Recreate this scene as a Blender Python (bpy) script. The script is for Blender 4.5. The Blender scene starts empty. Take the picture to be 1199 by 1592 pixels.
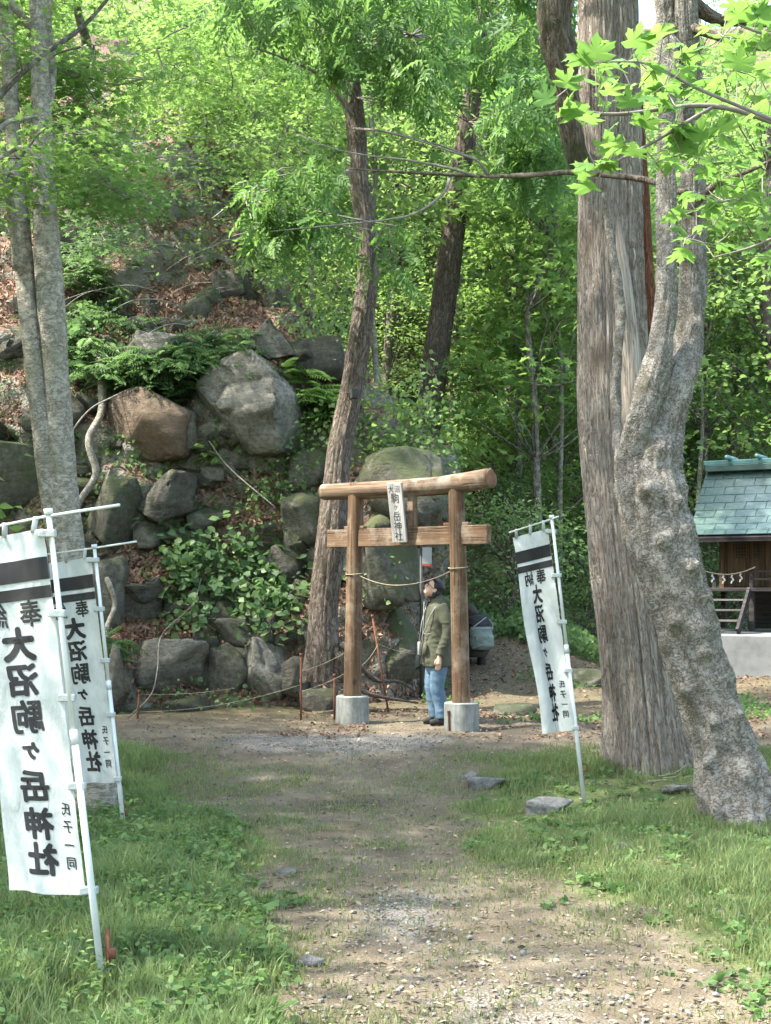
import bpy, bmesh, math, random
import numpy as np
from mathutils import Vector, Matrix

# ------------------------------------------------------------------ camera, sky, sun, exposure
S = bpy.context.scene
C = S.collection
F = 2200.0; HY = 915.0; CXP = 599.5; CZ = 1.88       # focal length in photo pixels, horizon row, eye height
cam = bpy.data.cameras.new('camera'); camo = bpy.data.objects.new('camera', cam); C.objects.link(camo)
cam.sensor_fit = 'VERTICAL'; cam.sensor_height = 36.0; cam.lens = 36.0 * F / 1592.0
cam.shift_y = (HY - 796.0) / 1592.0
cam.clip_start = 0.05; cam.clip_end = 600.0
camo.location = (0, 0, CZ); camo.rotation_euler = (math.radians(90), 0, 0)
S.camera = camo
SUN_AZ = math.radians(-102); SUN_EL = math.radians(58)
W = bpy.data.worlds.new('World'); S.world = W; W.use_nodes = True
nt = W.node_tree; nt.nodes.clear()
sky = nt.nodes.new('ShaderNodeTexSky'); sky.sky_type = 'NISHITA'; sky.sun_disc = False
sky.sun_elevation = SUN_EL; sky.sun_rotation = SUN_AZ; sky.air_density = 1.2; sky.dust_density = 2.5
bg = nt.nodes.new('ShaderNodeBackground'); bg.inputs['Strength'].default_value = 0.15
wo = nt.nodes.new('ShaderNodeOutputWorld')
nt.links.new(sky.outputs[0], bg.inputs[0]); nt.links.new(bg.outputs[0], wo.inputs[0])
sl = bpy.data.lights.new('sun', 'SUN'); sl.energy = 2.7; sl.angle = math.radians(1.0); sl.color = (1.0, 0.95, 0.86)
so = bpy.data.objects.new('sun', sl); C.objects.link(so)
sd = Vector((math.sin(SUN_AZ) * math.cos(SUN_EL), math.cos(SUN_AZ) * math.cos(SUN_EL), math.sin(SUN_EL)))
so.rotation_euler = sd.to_track_quat('Z', 'Y').to_euler(); so.location = (-20, 20, 40)
S.view_settings.view_transform = 'Standard'; S.view_settings.look = 'None'
S.view_settings.gamma = 1.0; S.view_settings.exposure = 2.78; S.view_settings.use_curve_mapping = False

R = np.random.default_rng(11)
random.seed(5)
PI = math.pi

# ------------------------------------------------------------------ helpers
def P(px, py, d):
    return np.array([(px - CXP) / F * d, d, CZ + (HY - py) / F * d])
def sm(a, b, x):
    t = np.clip((np.asarray(x, float) - a) / (b - a), 0, 1); return t * t * (3 - 2 * t)
def _h(ix, iy, iz, s):
    n = (ix * 374761393 + iy * 668265263 + iz * 1274126177 + s * 144269504).astype(np.int64)
    n = (n ^ (n >> 13)) * 1274126177 & 0x7fffffff
    n = (n ^ (n >> 16)) * 668265263 & 0x7fffffff
    return ((n ^ (n >> 15)) & 0xffff) / 65535.0 * 2 - 1
def vn(p, s=0):
    p = np.asarray(p, float); i = np.floor(p).astype(np.int64); f = p - i; f = f * f * f * (f * (f * 6 - 15) + 10)
    o = 0
    for a in (0, 1):
        for b in (0, 1):
            for c in (0, 1):
                w = (f[..., 0] if a else 1 - f[..., 0]) * (f[..., 1] if b else 1 - f[..., 1]) * (f[..., 2] if c else 1 - f[..., 2])
                o = o + w * _h(i[..., 0] + a, i[..., 1] + b, i[..., 2] + c, s)
    return o
def fbm(p, oct=4, s=0, g=0.5):
    p = np.asarray(p, float); a = 1; o = 0
    for k in range(oct): o = o + a * vn(p * 2 ** k + 17.3 * k, s + k); a *= g
    return o
def mk(name, V, Fc, m=None, parent=None, smooth=True, rnd=None, uv=None, attrs=None, midx=None):
    V = np.asarray(V, np.float32); me = bpy.data.meshes.new(name)
    groups = Fc if isinstance(Fc, list) else [Fc]
    groups = [np.asarray(g, np.int32) for g in groups if len(g)]
    me.vertices.add(len(V)); me.vertices.foreach_set('co', V.ravel())
    loops = np.concatenate([g.ravel() for g in groups]); tot = np.concatenate([np.full(len(g), g.shape[1], np.int32) for g in groups])
    st = np.concatenate([[0], np.cumsum(tot)[:-1]]).astype(np.int32)
    me.loops.add(len(loops)); me.loops.foreach_set('vertex_index', loops)
    me.polygons.add(len(tot)); me.polygons.foreach_set('loop_start', st); me.polygons.foreach_set('loop_total', tot)
    me.polygons.foreach_set('use_smooth', np.full(len(tot), smooth, bool))
    if uv is not None:
        l = me.uv_layers.new(name='UVMap'); l.data.foreach_set('uv', np.asarray(uv, np.float32)[loops].ravel())
    if rnd is not None:
        a = me.attributes.new('rnd', 'FLOAT', 'POINT'); a.data.foreach_set('value', np.asarray(rnd, np.float32))
    for k, v in (attrs or {}).items():
        a = me.attributes.new(k, 'FLOAT', 'POINT'); a.data.foreach_set('value', np.asarray(v, np.float32))
    me.update(calc_edges=True); me.validate()
    for mm in (m if isinstance(m, (list, tuple)) else [m]):
        if mm: me.materials.append(mm)
    if midx is not None: me.polygons.foreach_set('material_index', np.asarray(midx, np.int32))
    return link(name, me, parent)
def link(name, me, parent=None):
    o = bpy.data.objects.new(name, me); C.objects.link(o)
    if parent: o.parent = parent
    return o
def tag(o, label, cat, group=None):
    o['label'] = label; o['category'] = cat
    if group: o['group'] = group
    return o
def thing(name, label, cat, loc=(0, 0, 0), rz=0, group=None):
    o = bpy.data.objects.new(name, None); C.objects.link(o); o.location = loc; o.rotation_euler = (0, 0, rz)
    o.empty_display_size = 0.2
    return tag(o, label, cat, group)
def dup(root, loc, rz=0, sc=1.0, label=None, group=None):
    r = root.copy(); C.objects.link(r); r.location = loc; r.rotation_euler = (0, 0, rz)
    r.scale = (sc, sc, sc) if not hasattr(sc, '__len__') else sc
    if label: r['label'] = label
    if group: r['group'] = group
    for ch in list(root.children):
        c = ch.copy(); C.objects.link(c); c.parent = r
        for g in ch.children:
            d = g.copy(); C.objects.link(d); d.parent = c
    return r
def sub(root, V):          # world -> local of an unrotated empty
    return np.asarray(V) - np.array(root.location)

class MB:
    def __init__(s): s.V = []; s.T = []; s.Q = []; s.n = 0; s.r = []; s.uv = []
    def add(s, V, T=None, Q=None, r=0.5, uv=None):
        V = np.asarray(V, float)
        if T is not None and len(T): s.T.append(np.asarray(T, int) + s.n)
        if Q is not None and len(Q): s.Q.append(np.asarray(Q, int) + s.n)
        s.V.append(V); s.n += len(V)
        s.r.append(np.broadcast_to(np.asarray(r, float), (len(V),)).copy())
        s.uv.append(np.zeros((len(V), 2)) if uv is None else np.asarray(uv))
        return s
    def box(s, c, size, rz=0, rot=None, r=0.5, bev=0.0):
        hx, hy, hz = [q / 2 for q in size]
        if bev > 0:
            b = min(bev, hx * .45, hy * .45, hz * .45); v = []
            bm = bmesh.new(); bmesh.ops.create_cube(bm, size=2)
            for q in bm.verts: q.co = Vector((q.co.x * hx, q.co.y * hy, q.co.z * hz))
            bmesh.ops.bevel(bm, geom=bm.edges[:], offset=b, segments=1, affect='EDGES')
            bmesh.ops.triangulate(bm, faces=bm.faces[:]); bm.verts.index_update()
            v = np.array([q.co[:] for q in bm.verts]); T = np.array([[q.index for q in f.verts] for f in bm.faces]); bm.free(); Q = None
        else:
            v = np.array([[x, y, z] for x in (-hx, hx) for y in (-hy, hy) for z in (-hz, hz)])
            Q = [[0, 1, 3, 2], [4, 6, 7, 5], [0, 4, 5, 1], [2, 3, 7, 6], [0, 2, 6, 4], [1, 5, 7, 3]]; T = None
        if rot is not None: v = v @ np.array(rot).T
        if rz: v = v @ np.array([[math.cos(rz), math.sin(rz), 0], [-math.sin(rz), math.cos(rz), 0], [0, 0, 1]])
        return s.add(v + np.array(c), T, Q, r)
    def tube(s, pts, rad, n=8, caps=True, step=None, disp=None, r=0.5, twist=0):
        V, Q, T, uv = tube(pts, rad, n, caps, step, disp); return s.add(V, T, Q, r, uv)
    def build(s, name, m, parent=None, smooth=True, uv=True):
        V = np.concatenate(s.V); g = []
        if s.Q: g.append(np.concatenate(s.Q))
        if s.T: g.append(np.concatenate(s.T))
        return mk(name, V, g, m, parent, smooth, np.concatenate(s.r), np.concatenate(s.uv) if uv else None)

def catmull(p, step):
    p = np.asarray(p, float); L = np.linalg.norm(np.diff(p[:, :3], axis=0), axis=1); out = []
    q = np.vstack([2 * p[0] - p[1], p, 2 * p[-1] - p[-2]])
    for i in range(len(p) - 1):
        n = max(1, int(math.ceil(L[i] / step)))
        t = np.linspace(0, 1, n, endpoint=False)[:, None]
        a, b, c, d = q[i], q[i + 1], q[i + 2], q[i + 3]
        out.append(0.5 * (2 * b + (c - a) * t + (2 * a - 5 * b + 4 * c - d) * t ** 2 + (3 * b - a - 3 * c + d) * t ** 3))
    out.append(p[-1:]); return np.vstack(out)
def tube(pts, rad, n=8, caps=True, step=None, disp=None):
    pts = np.asarray(pts, float); rad = np.broadcast_to(np.asarray(rad, float), (len(pts),))
    pr = np.column_stack([pts, rad])
    if step: pr = catmull(pr, step)
    p = pr[:, :3]; r = np.maximum(pr[:, 3], 1e-4)
    t = np.gradient(p, axis=0); t /= np.linalg.norm(t, axis=1)[:, None] + 1e-9
    ref = np.array([1, 0, 0]) if abs(t[0][0]) < .8 else np.array([0, 0, 1.0])
    u = np.zeros_like(p); a = ref - t[0] * (ref @ t[0]); a /= np.linalg.norm(a)
    for i in range(len(p)):
        a = a - t[i] * (a @ t[i]); a /= np.linalg.norm(a) + 1e-9; u[i] = a
    w = np.cross(t, u)
    th = np.linspace(0, 2 * PI, n, endpoint=False)
    s = np.concatenate([[0], np.cumsum(np.linalg.norm(np.diff(p, axis=0), axis=1))])
    TH, SS = np.meshgrid(th, s); RR = np.repeat(r[:, None], n, 1)
    if disp is not None: RR = RR + disp(TH, SS, RR)
    V = (p[:, None] + u[:, None] * (RR * np.cos(TH))[..., None] + w[:, None] * (RR * np.sin(TH))[..., None]).reshape(-1, 3)
    m = len(p); i = np.arange(m - 1)[:, None] * n; j = np.arange(n)[None]; k = (j + 1) % n
    Q = np.stack([i + j, i + k, i + n + k, i + n + j], -1).reshape(-1, 4)
    uv = np.stack([np.abs(TH - PI) * RR.mean(), SS], -1).reshape(-1, 2)
    T = []
    if caps:
        V = np.vstack([V, p[:1], p[-1:]]); c0 = m * n; c1 = c0 + 1; uv = np.vstack([uv, [[0, 0], [0, s[-1]]]])
        T = [[c0, (q + 1) % n, q] for q in range(n)] + [[c1, (m - 1) * n + q, (m - 1) * n + (q + 1) % n] for q in range(n)]
    return V, Q, np.array(T, int).reshape(-1, 3), uv

# ------------------------------------------------------------------ materials
class N:
    def __init__(s, name):
        s.m = bpy.data.materials.new(name); s.m.use_nodes = True; s.t = s.m.node_tree; s.t.nodes.clear()
        s.out = s.n('OutputMaterial')
    def n(s, typ, **k):
        x = s.t.nodes.new('ShaderNode' + typ)
        for a, b in k.items(): setattr(x, a, b)
        return x
    def l(s, a, b): s.t.links.new(a, b)
    def ramp(s, fac, stops, interp='LINEAR'):
        x = s.n('ValToRGB'); e = x.color_ramp.elements; x.color_ramp.interpolation = interp
        while len(e) < len(stops): e.new(0.5)
        for q, (p, c) in zip(e, stops): q.position = p; q.color = (*c, 1) if hasattr(c, '__len__') else (c, c, c, 1)
        s.l(fac, x.inputs[0]); return x.outputs[0]
    def coords(s, kind='Object', scale=(1, 1, 1)):
        c = s.n('TexCoord'); mp = s.n('Mapping'); mp.inputs['Scale'].default_value = scale
        s.l(c.outputs[kind], mp.inputs[0]); return mp.outputs[0]
    def noise(s, vec, scale=5, detail=6, rough=.6, dist=0):
        x = s.n('TexNoise'); x.inputs['Scale'].default_value = scale; x.inputs['Detail'].default_value = detail
        x.inputs['Roughness'].default_value = rough; x.inputs['Distortion'].default_value = dist
        if vec is not None: s.l(vec, x.inputs['Vector'])
        return x.outputs['Fac']
    def vor(s, vec, scale=5, feature='F1', rand=1):
        x = s.n('TexVoronoi'); x.feature = feature; x.inputs['Scale'].default_value = scale
        x.inputs['Randomness'].default_value = rand
        s.l(vec, x.inputs['Vector']); return x.outputs['Distance']
    def attr(s, name):
        x = s.n('Attribute'); x.attribute_name = name; return x.outputs['Fac']
    def mix(s, fac, a, b, bt='MIX'):
        x = s.n('Mix'); x.data_type = 'RGBA'; x.blend_type = bt
        if isinstance(fac, (int, float)): x.inputs[0].default_value = fac
        else: s.l(fac, x.inputs[0])
        for q, v in ((6, a), (7, b)):
            if hasattr(v, 'links') or hasattr(v, 'is_linked'): s.l(v, x.inputs[q])
            else: x.inputs[q].default_value = (*v, 1)
        return x.outputs[2]
    def math(s, op, a, b=None):
        x = s.n('Math'); x.operation = op
        for q, v in ((0, a), (1, b)):
            if v is None: continue
            if isinstance(v, (int, float)): x.inputs[q].default_value = v
            else: s.l(v, x.inputs[q])
        return x.outputs[0]
    def bump(s, h, strength=.5, dist=.02, nrm=None):
        x = s.n('Bump'); x.inputs['Strength'].default_value = strength; x.inputs['Distance'].default_value = dist
        s.l(h, x.inputs['Height'])
        if nrm is not None: s.l(nrm, x.inputs['Normal'])
        return x.outputs[0]
    def pbr(s, col, rough=.8, bump=None, metal=0, spec=.3):
        b = s.n('BsdfPrincipled')
        if hasattr(col, 'is_linked'): s.l(col, b.inputs['Base Color'])
        else: b.inputs['Base Color'].default_value = (*col, 1)
        if hasattr(rough, 'is_linked'): s.l(rough, b.inputs['Roughness'])
        else: b.inputs['Roughness'].default_value = rough
        b.inputs['Metallic'].default_value = metal; b.inputs['Specular IOR Level'].default_value = spec
        if bump is not None: s.l(bump, b.inputs['Normal'])
        s.l(b.outputs[0], s.out.inputs[0]); return b

def simple(name, stops, scale=6, rough=.8, bump=.3, bd=.01, bscale=None, stretch=(1, 1, 1), coord='Object', metal=0, spec=.3, detail=6):
    n = N(name); v = n.coords(coord, stretch); f = n.noise(v, scale, detail)
    c = n.ramp(f, stops); h = n.noise(v, bscale or scale * 3, 8)
    n.pbr(c, rough, n.bump(h, bump, bd) if bump else None, metal, spec); return n.m

def leafmat(name, stops, trans, tmix=.45, rough=.5):
    n = N(name); f = n.attr('rnd'); oi = n.n('ObjectInfo')
    f2 = n.math('ADD', f, n.math('MULTIPLY', n.math('SUBTRACT', oi.outputs['Random'], .5), .25))
    c = n.ramp(f2, stops); b = n.pbr(c, rough, spec=.25)
    t = n.n('BsdfTranslucent'); n.l(n.mix(.5, c, trans), t.inputs[0])
    x = n.n('MixShader'); x.inputs[0].default_value = tmix
    n.l(b.outputs[0], x.inputs[1]); n.l(t.outputs[0], x.inputs[2]); n.l(x.outputs[0], n.out.inputs[0]); return n.m

M = {}
M['leaf_bg'] = leafmat('leaf_bg', [(0, (.055, .115, .035)), (.5, (.11, .185, .055)), (1, (.18, .26, .085))], (.33, .50, .12), .55)
M['leaf_maple'] = leafmat('leaf_maple', [(0, (.07, .14, .035)), (.5, (.125, .225, .055)), (1, (.22, .325, .085))], (.34, .54, .12), .5)
M['leaf_droop'] = leafmat('leaf_droop', [(0, (.045, .10, .028)), (.6, (.08, .16, .042)), (1, (.13, .22, .06))], (.24, .44, .08), .5, .55)
M['leaf_shrub'] = leafmat('leaf_shrub', [(0, (.045, .095, .04)), (.6, (.09, .155, .06)), (1, (.15, .22, .085))], (.2, .36, .1), .4)
M['leaf_front'] = leafmat('leaf_front', [(0, (.065, .15, .035)), (.5, (.11, .215, .05)), (1, (.17, .29, .07))], (.27, .48, .09), .5)
M['leaf_cover'] = leafmat('leaf_cover', [(0, (.055, .10, .035)), (.6, (.10, .175, .055)), (1, (.17, .25, .085))], (.24, .4, .1), .4)
M['grass'] = leafmat('grass', [(0, (.25, .215, .12)), (.28, (.17, .185, .08)), (.6, (.14, .195, .075)), (1, (.22, .28, .11))], (.28, .40, .11), .4)
M['litter'] = leafmat('litter', [(0, (.09, .052, .037)), (.5, (.20, .12, .082)), (1, (.33, .22, .15))], (.2, .1, .05), .15, .7)

def barkmat(name, dark, mid, light, su, sv, bd=.03, lichen=None, moss=None, lscale=3, mscale=2.0, lth=.55, dist=.6):
    n = N(name); v = n.coords('UV', (su, sv, 1)); ob = n.coords('Object')
    a = n.noise(v, 1, 5, .65, dist); rd = n.math('ABSOLUTE', n.math('SUBTRACT', a, .5)); rd = n.math('MULTIPLY', rd, 5)
    fine = n.noise(v, 3.1, 6, .7)
    h = n.math('ADD', n.math('MINIMUM', rd, 1.0), n.math('MULTIPLY', fine, .5))
    c = n.ramp(n.math('MULTIPLY', h, .72), [(.16, dark), (.36, mid), (.85, light)])
    big = n.noise(ob, 1.3, 4); c = n.mix(n.math('MULTIPLY', big, .5), c, mid, 'MULTIPLY') if False else c
    if lichen:
        lf = n.ramp(n.noise(ob, lscale * 4, 8, .7), [(lth - .06, 0.), (lth + .05, 1.)]); c = n.mix(n.math('MULTIPLY', lf, .75), c, lichen)
    if moss:
        mf = n.ramp(n.noise(ob, mscale, 6, .65), [(.56, 0.), (.68, 1.)]); c = n.mix(n.math('MULTIPLY', mf, .6), c, moss)
    n.pbr(c, .9, n.bump(h, .9, bd), spec=.15); return n.m
M['bark_ridge'] = barkmat('bark_ridge', (.05, .038, .03), (.15, .118, .092), (.26, .215, .175), 22, 4.5, .035, (.2, .2, .17), (.06, .075, .03), lth=.62)
M['bark_pale'] = barkmat('bark_pale', (.11, .098, .078), (.275, .245, .195), (.37, .335, .275), 16, 26, .012, (.44, .41, .35), (.16, .165, .09), lscale=4, lth=.55)
M['bark_cedar'] = barkmat('bark_cedar', (.12, .09, .072), (.35, .30, .255), (.49, .435, .38), 46, 4.2, .035, (.45, .42, .37), (.16, .12, .08), lth=.6, mscale=1.5)
M['bark_knob'] = barkmat('bark_knob', (.07, .06, .045), (.31, .28, .235), (.44, .41, .36), 38, 24, .045, (.52, .495, .45), (.15, .13, .075), lscale=4.0, lth=.56, dist=.1, mscale=3.5)
M['bark_bg'] = barkmat('bark_bg', (.05, .042, .03), (.13, .11, .085), (.22, .20, .16), 18, 5, .02, (.26, .27, .22), None, lth=.55)
M['deadwood'] = barkmat('deadwood', (.13, .10, .08), (.35, .30, .255), (.46, .405, .35), 30, 1.3, .012)
M['redwood'] = barkmat('redwood', (.05, .02, .012), (.16, .065, .035), (.24, .11, .065), 26, 4, .03)
M['twig'] = simple('twig', [(.3, (.10, .085, .07)), (.7, (.24, .215, .19))], 20, .85, 0)
M['twig_pale'] = simple('twig_pale', [(.3, (.14, .125, .10)), (.7, (.30, .275, .24))], 20, .85, 0)

def rockmat(name, cols, stain=None, moss=(.06, .07, .03), ms=.56):
    n = N(name); ob = n.coords('Object'); f = n.noise(ob, 2.2, 9, .68, .4)
    c = n.ramp(f, [(.25, cols[0]), (.5, cols[1]), (.72, cols[2])])
    cr = n.vor(ob, 3.5, 'DISTANCE_TO_EDGE'); 
    fine = n.noise(ob, 16, 8, .7)
    c = n.mix(.8, c, n.ramp(fine, [(.3, .3), (.65, 1.0)]), 'MULTIPLY')
    lc = n.ramp(n.noise(ob, 9, 7, .75), [(.6, 0.), (.68, 1.)]); c = n.mix(n.math('MULTIPLY', lc, .45), c, (.36, .36, .31))
    if stain:
        sf = n.ramp(n.noise(ob, .9, 5, .6), [(.45, 0.), (.58, 1.)]); c = n.mix(n.math('MULTIPLY', sf, .45), c, stain)
    g = n.n('NewGeometry'); sp = n.n('SeparateXYZ'); n.l(g.outputs['Normal'], sp.inputs[0])
    mf = n.math('ADD', n.math('MULTIPLY', sp.outputs[2], .22), n.noise(ob, 3.0, 7, .7))
    mm = n.ramp(mf, [(ms, 0.), (ms + .12, 1.)]); c = n.mix(n.math('MULTIPLY', mm, .85), c, moss)
    h = n.math('ADD', n.noise(ob, 7, 12, .8), n.math('MULTIPLY', n.noise(n.coords('Object', (1.5, 1.5, 5)), 2.2, 6, .7), .8))
    n.pbr(c, .92, n.bump(h, 1.0, .09), spec=.2); return n.m
M['rock'] = rockmat('rock', [(.095, .088, .07), (.20, .19, .155), (.31, .295, .245)])
M['rock_pale'] = rockmat('rock_pale', [(.13, .125, .098), (.27, .255, .21), (.39, .37, .31)], ms=.74)
M['rock_orange'] = rockmat('rock_orange', [(.10, .07, .05), (.21, .16, .115), (.31, .27, .215)], stain=(.17, .11, .068), ms=.66)
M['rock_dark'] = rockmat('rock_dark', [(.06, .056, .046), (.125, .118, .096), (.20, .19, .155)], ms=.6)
M['rock_moss'] = rockmat('rock_moss', [(.08, .08, .06), (.17, .165, .125), (.27, .26, .205)], moss=(.09, .105, .045), ms=.5)

def hillmat():
    n = N('hill_soil'); ob = n.coords('Object')
    f = n.noise(ob, 7, 9, .7); fine = n.vor(ob, 26)
    soil = n.ramp(f, [(.3, (.075, .052, .038)), (.5, (.16, .105, .075)), (.7, (.25, .175, .13))])
    soil = n.mix(.5, soil, n.ramp(fine, [(0., .45), (.5, 1.)]), 'MULTIPLY')
    rk = n.ramp(n.noise(ob, 3.2, 9, .68), [(.3, (.10, .095, .075)), (.5, (.20, .19, .155)), (.72, (.32, .305, .255))])
    g = n.n('NewGeometry'); sp = n.n('SeparateXYZ'); n.l(g.outputs['Normal'], sp.inputs[0])
    sf = n.ramp(n.math('ADD', sp.outputs[2], n.math('MULTIPLY', n.math('SUBTRACT', n.noise(ob, 1.4, 5), .5), 1.1)), [(.42, 0.), (.58, 1.)])
    c = n.mix(sf, rk, soil)
    mf = n.ramp(n.noise(ob, 2.1, 7, .7), [(.54, 0.), (.68, 1.)]); c = n.mix(n.math('MULTIPLY', mf, .65), c, (.06, .07, .025))
    n.pbr(c, .95, n.bump(n.math('ADD', n.noise(ob, 6, 10, .75), n.math('MULTIPLY', fine, .4)), .9, .08), spec=.15); return n.m
M['hill'] = hillmat()

def groundmat():
    n = N('ground_soil'); ob = n.coords('Object'); gr = n.attr('grass'); gv = n.attr('gravel'); fo = n.attr('forest')
    f = n.noise(ob, 1.6, 8, .65); fine = n.noise(ob, 45, 6, .7); v = n.vor(ob, 60)
    dirt = n.ramp(f, [(.3, (.08, .063, .043)), (.5, (.138, .112, .078)), (.7, (.195, .165, .117))])
    dirt = n.mix(.6, dirt, n.ramp(fine, [(.3, .5), (.7, 1.15)]), 'MULTIPLY')
    gcol = n.ramp(v, [(0., (.25, .235, .21)), (.35, (.18, .165, .145)), (.7, (.085, .075, .062))])
    gm = n.ramp(n.math('ADD', gv, n.math('MULTIPLY', n.math('SUBTRACT', n.noise(ob, 3, 6), .5), .9)), [(.4, 0.), (.65, 1.)])
    c = n.mix(gm, dirt, gcol)
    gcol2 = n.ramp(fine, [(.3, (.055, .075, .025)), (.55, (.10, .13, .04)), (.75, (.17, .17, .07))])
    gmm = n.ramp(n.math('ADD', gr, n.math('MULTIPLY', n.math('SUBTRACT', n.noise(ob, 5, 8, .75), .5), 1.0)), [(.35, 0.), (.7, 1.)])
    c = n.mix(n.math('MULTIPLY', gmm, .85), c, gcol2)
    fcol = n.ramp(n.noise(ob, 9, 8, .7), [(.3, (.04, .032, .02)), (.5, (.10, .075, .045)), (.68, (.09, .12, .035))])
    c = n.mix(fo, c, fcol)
    h = n.math('ADD', n.math('MULTIPLY', fine, .6), n.math('MULTIPLY', v, .6))
    n.pbr(c, .95, n.bump(h, .7, .02), spec=.15); return n.m
M['ground'] = groundmat()
M['gravel'] = leafmat('gravel', [(0, (.09, .08, .07)), (.5, (.18, .17, .15)), (1, (.30, .285, .26))], (.1, .1, .1), 0.0, .9)
M['stone'] = rockmat('stone', [(.17, .16, .15), (.31, .30, .28), (.44, .43, .41)], ms=.85)

def woodmat(name, cols, axis, sc=1, grey=None):
    n = N(name); st = [22, 22, 22]; st[axis] = 1.1; v = n.coords('Object', [q * sc for q in st]); ob = n.coords('Object')
    f = n.noise(v, 1, 7, .65, .3); c = n.ramp(f, [(.28, cols[0]), (.5, cols[1]), (.72, cols[2])])
    st2 = [60, 60, 60]; st2[axis] = .8
    ck = n.ramp(n.noise(n.coords('Object', st2), 1, 3), [(.36, .12), (.42, 1.)]); c = n.mix(.75, c, ck, 'MULTIPLY')
    kn = n.ramp(n.vor(n.coords('Object', [3.2 if q != axis else 2.2 for q in range(3)]), 1.0), [(.05, .25), (.12, 1.)]); c = n.mix(.7, c, kn, 'MULTIPLY')
    if grey:
        gf = n.ramp(n.noise(ob, 2.5, 6, .7), [(.5, 0.), (.7, 1.)]); c = n.mix(n.math('MULTIPLY', gf, .75), c, grey)
    n.pbr(c, .78, n.bump(n.math('ADD', f, ck), .6, .012), spec=.2); return n.m
M['wood_z'] = woodmat('torii_wood_upright', [(.075, .035, .016), (.118, .072, .042), (.185, .125, .078)], 2, grey=(.30, .24, .17))
M['wood_x'] = woodmat('torii_wood_level', [(.085, .042, .02), (.13, .08, .046), (.205, .138, .086)], 0, grey=(.33, .28, .22))
M['wood_log'] = woodmat('torii_log', [(.075, .042, .024), (.14, .092, .058), (.24, .175, .12)], 0, grey=(.40, .35, .29))
M['wood_end'] = simple('torii_endgrain', [(.3, (.12, .055, .03)), (.7, (.24, .12, .06))], 12, .8, .3)
M['wood_grey'] = woodmat('weathered_board', [(.22, .20, .18), (.36, .34, .32), (.48, .46, .44)], 2)
M['wood_dark'] = woodmat('shrine_dark_wood', [(.012, .010, .010), (.035, .030, .030), (.07, .062, .06)], 0)
M['wood_tread'] = woodmat('shrine_tread_wood', [(.06, .055, .052), (.11, .10, .095), (.17, .16, .15)], 0)
M['wood_brown'] = woodmat('shrine_brown_wood', [(.055, .032, .02), (.12, .07, .042), (.19, .12, .075)], 2)
def concmat():
    n = N('concrete'); ob = n.coords('Object'); c = n.ramp(n.noise(ob, 6, 9, .7), [(.3, (.17, .17, .15)), (.5, (.27, .275, .25)), (.7, (.34, .345, .32))])
    st = n.ramp(n.noise(n.coords('Object', (14, 14, 1.2)), 1, 6, .7), [(.42, .45), (.6, 1.)]); c = n.mix(.6, c, st, 'MULTIPLY')
    ms = n.ramp(n.noise(ob, 3.5, 7, .7), [(.55, 0.), (.7, 1.)]); c = n.mix(n.math('MULTIPLY', ms, .5), c, (.09, .09, .045))
    n.pbr(c, .92, n.bump(n.noise(ob, 30, 8, .7), .5, .008), spec=.2); return n.m
M['concrete'] = concmat()
_unused = simple('concrete', [(.3, (.20, .205, .18)), (.5, (.30, .305, .28)), (.7, (.37, .375, .35))], 5, .9, .3, .006)
M['concrete_grey'] = simple('concrete_grey', [(.3, (.10, .105, .105)), (.5, (.145, .15, .15)), (.7, (.18, .185, .185))], 3, .9, .2, .006)
M['copper'] = simple('patina_copper', [(.3, (.042, .075, .062)), (.5, (.066, .108, .092)), (.72, (.105, .150, .13))], 4, .30, .15, .004, metal=.25, spec=.5)
M['copper_dark'] = simple('patina_copper_dark', [(.3, (.08, .17, .15)), (.7, (.16, .29, .25))], 4, .45, .15, .004, metal=.2)
M['black_print'] = simple('black_print', [(.3, (.012, .013, .014)), (.7, (.022, .022, .024))], 5, .8, 0)
M['black_ink'] = simple('black_ink', [(.3, (.02, .018, .016)), (.7, (.06, .05, .045))], 9, .8, 0)
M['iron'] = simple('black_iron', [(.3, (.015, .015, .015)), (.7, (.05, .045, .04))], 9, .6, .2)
M['rust'] = simple('rusty_iron', [(.3, (.06, .026, .016)), (.5, (.13, .052, .026)), (.7, (.21, .09, .042))], 14, .85, .4)
M['pole'] = simple('white_pole', [(.3, (.46, .48, .46)), (.7, (.58, .60, .58))], 5, .35, 0, spec=.5)
M['rope'] = simple('pale_rope', [(.3, (.22, .19, .125)), (.7, (.36, .32, .22))], 60, .9, .3)
M['paper'] = simple('white_paper', [(.3, (.36, .36, .35)), (.7, (.45, .45, .44))], 5, .8, 0)
def clothmat():
    n = N('banner_cloth'); ob = n.coords('Object'); c = n.ramp(n.noise(ob, 3, 7, .7), [(.3, (.40, .43, .41)), (.5, (.49, .52, .50)), (.7, (.53, .555, .54))])
    b = n.pbr(c, .8, n.bump(n.noise(n.coords('Object', (1, 1, .45)), 9, 5, .6, 1.2), .55, .03), spec=.2)
    t = n.n('BsdfTranslucent'); n.l(c, t.inputs[0]); x = n.n('MixShader'); x.inputs[0].default_value = .35
    n.l(b.outputs[0], x.inputs[1]); n.l(t.outputs[0], x.inputs[2]); n.l(x.outputs[0], n.out.inputs[0]); return n.m
M['cloth'] = clothmat()
M['olive'] = simple('olive_cotton', [(.3, (.058, .060, .038)), (.7, (.085, .086, .056))], 30, .9, .3, .006, 22)
M['denim'] = simple('blue_denim', [(.3, (.055, .095, .14)), (.5, (.08, .135, .19)), (.7, (.12, .185, .25))], 9, .85, .4, .01, 14)
M['black_cloth'] = simple('black_cloth', [(.3, (.010, .010, .010)), (.7, (.03, .028, .026))], 9, .75, .4, .01)
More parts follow.
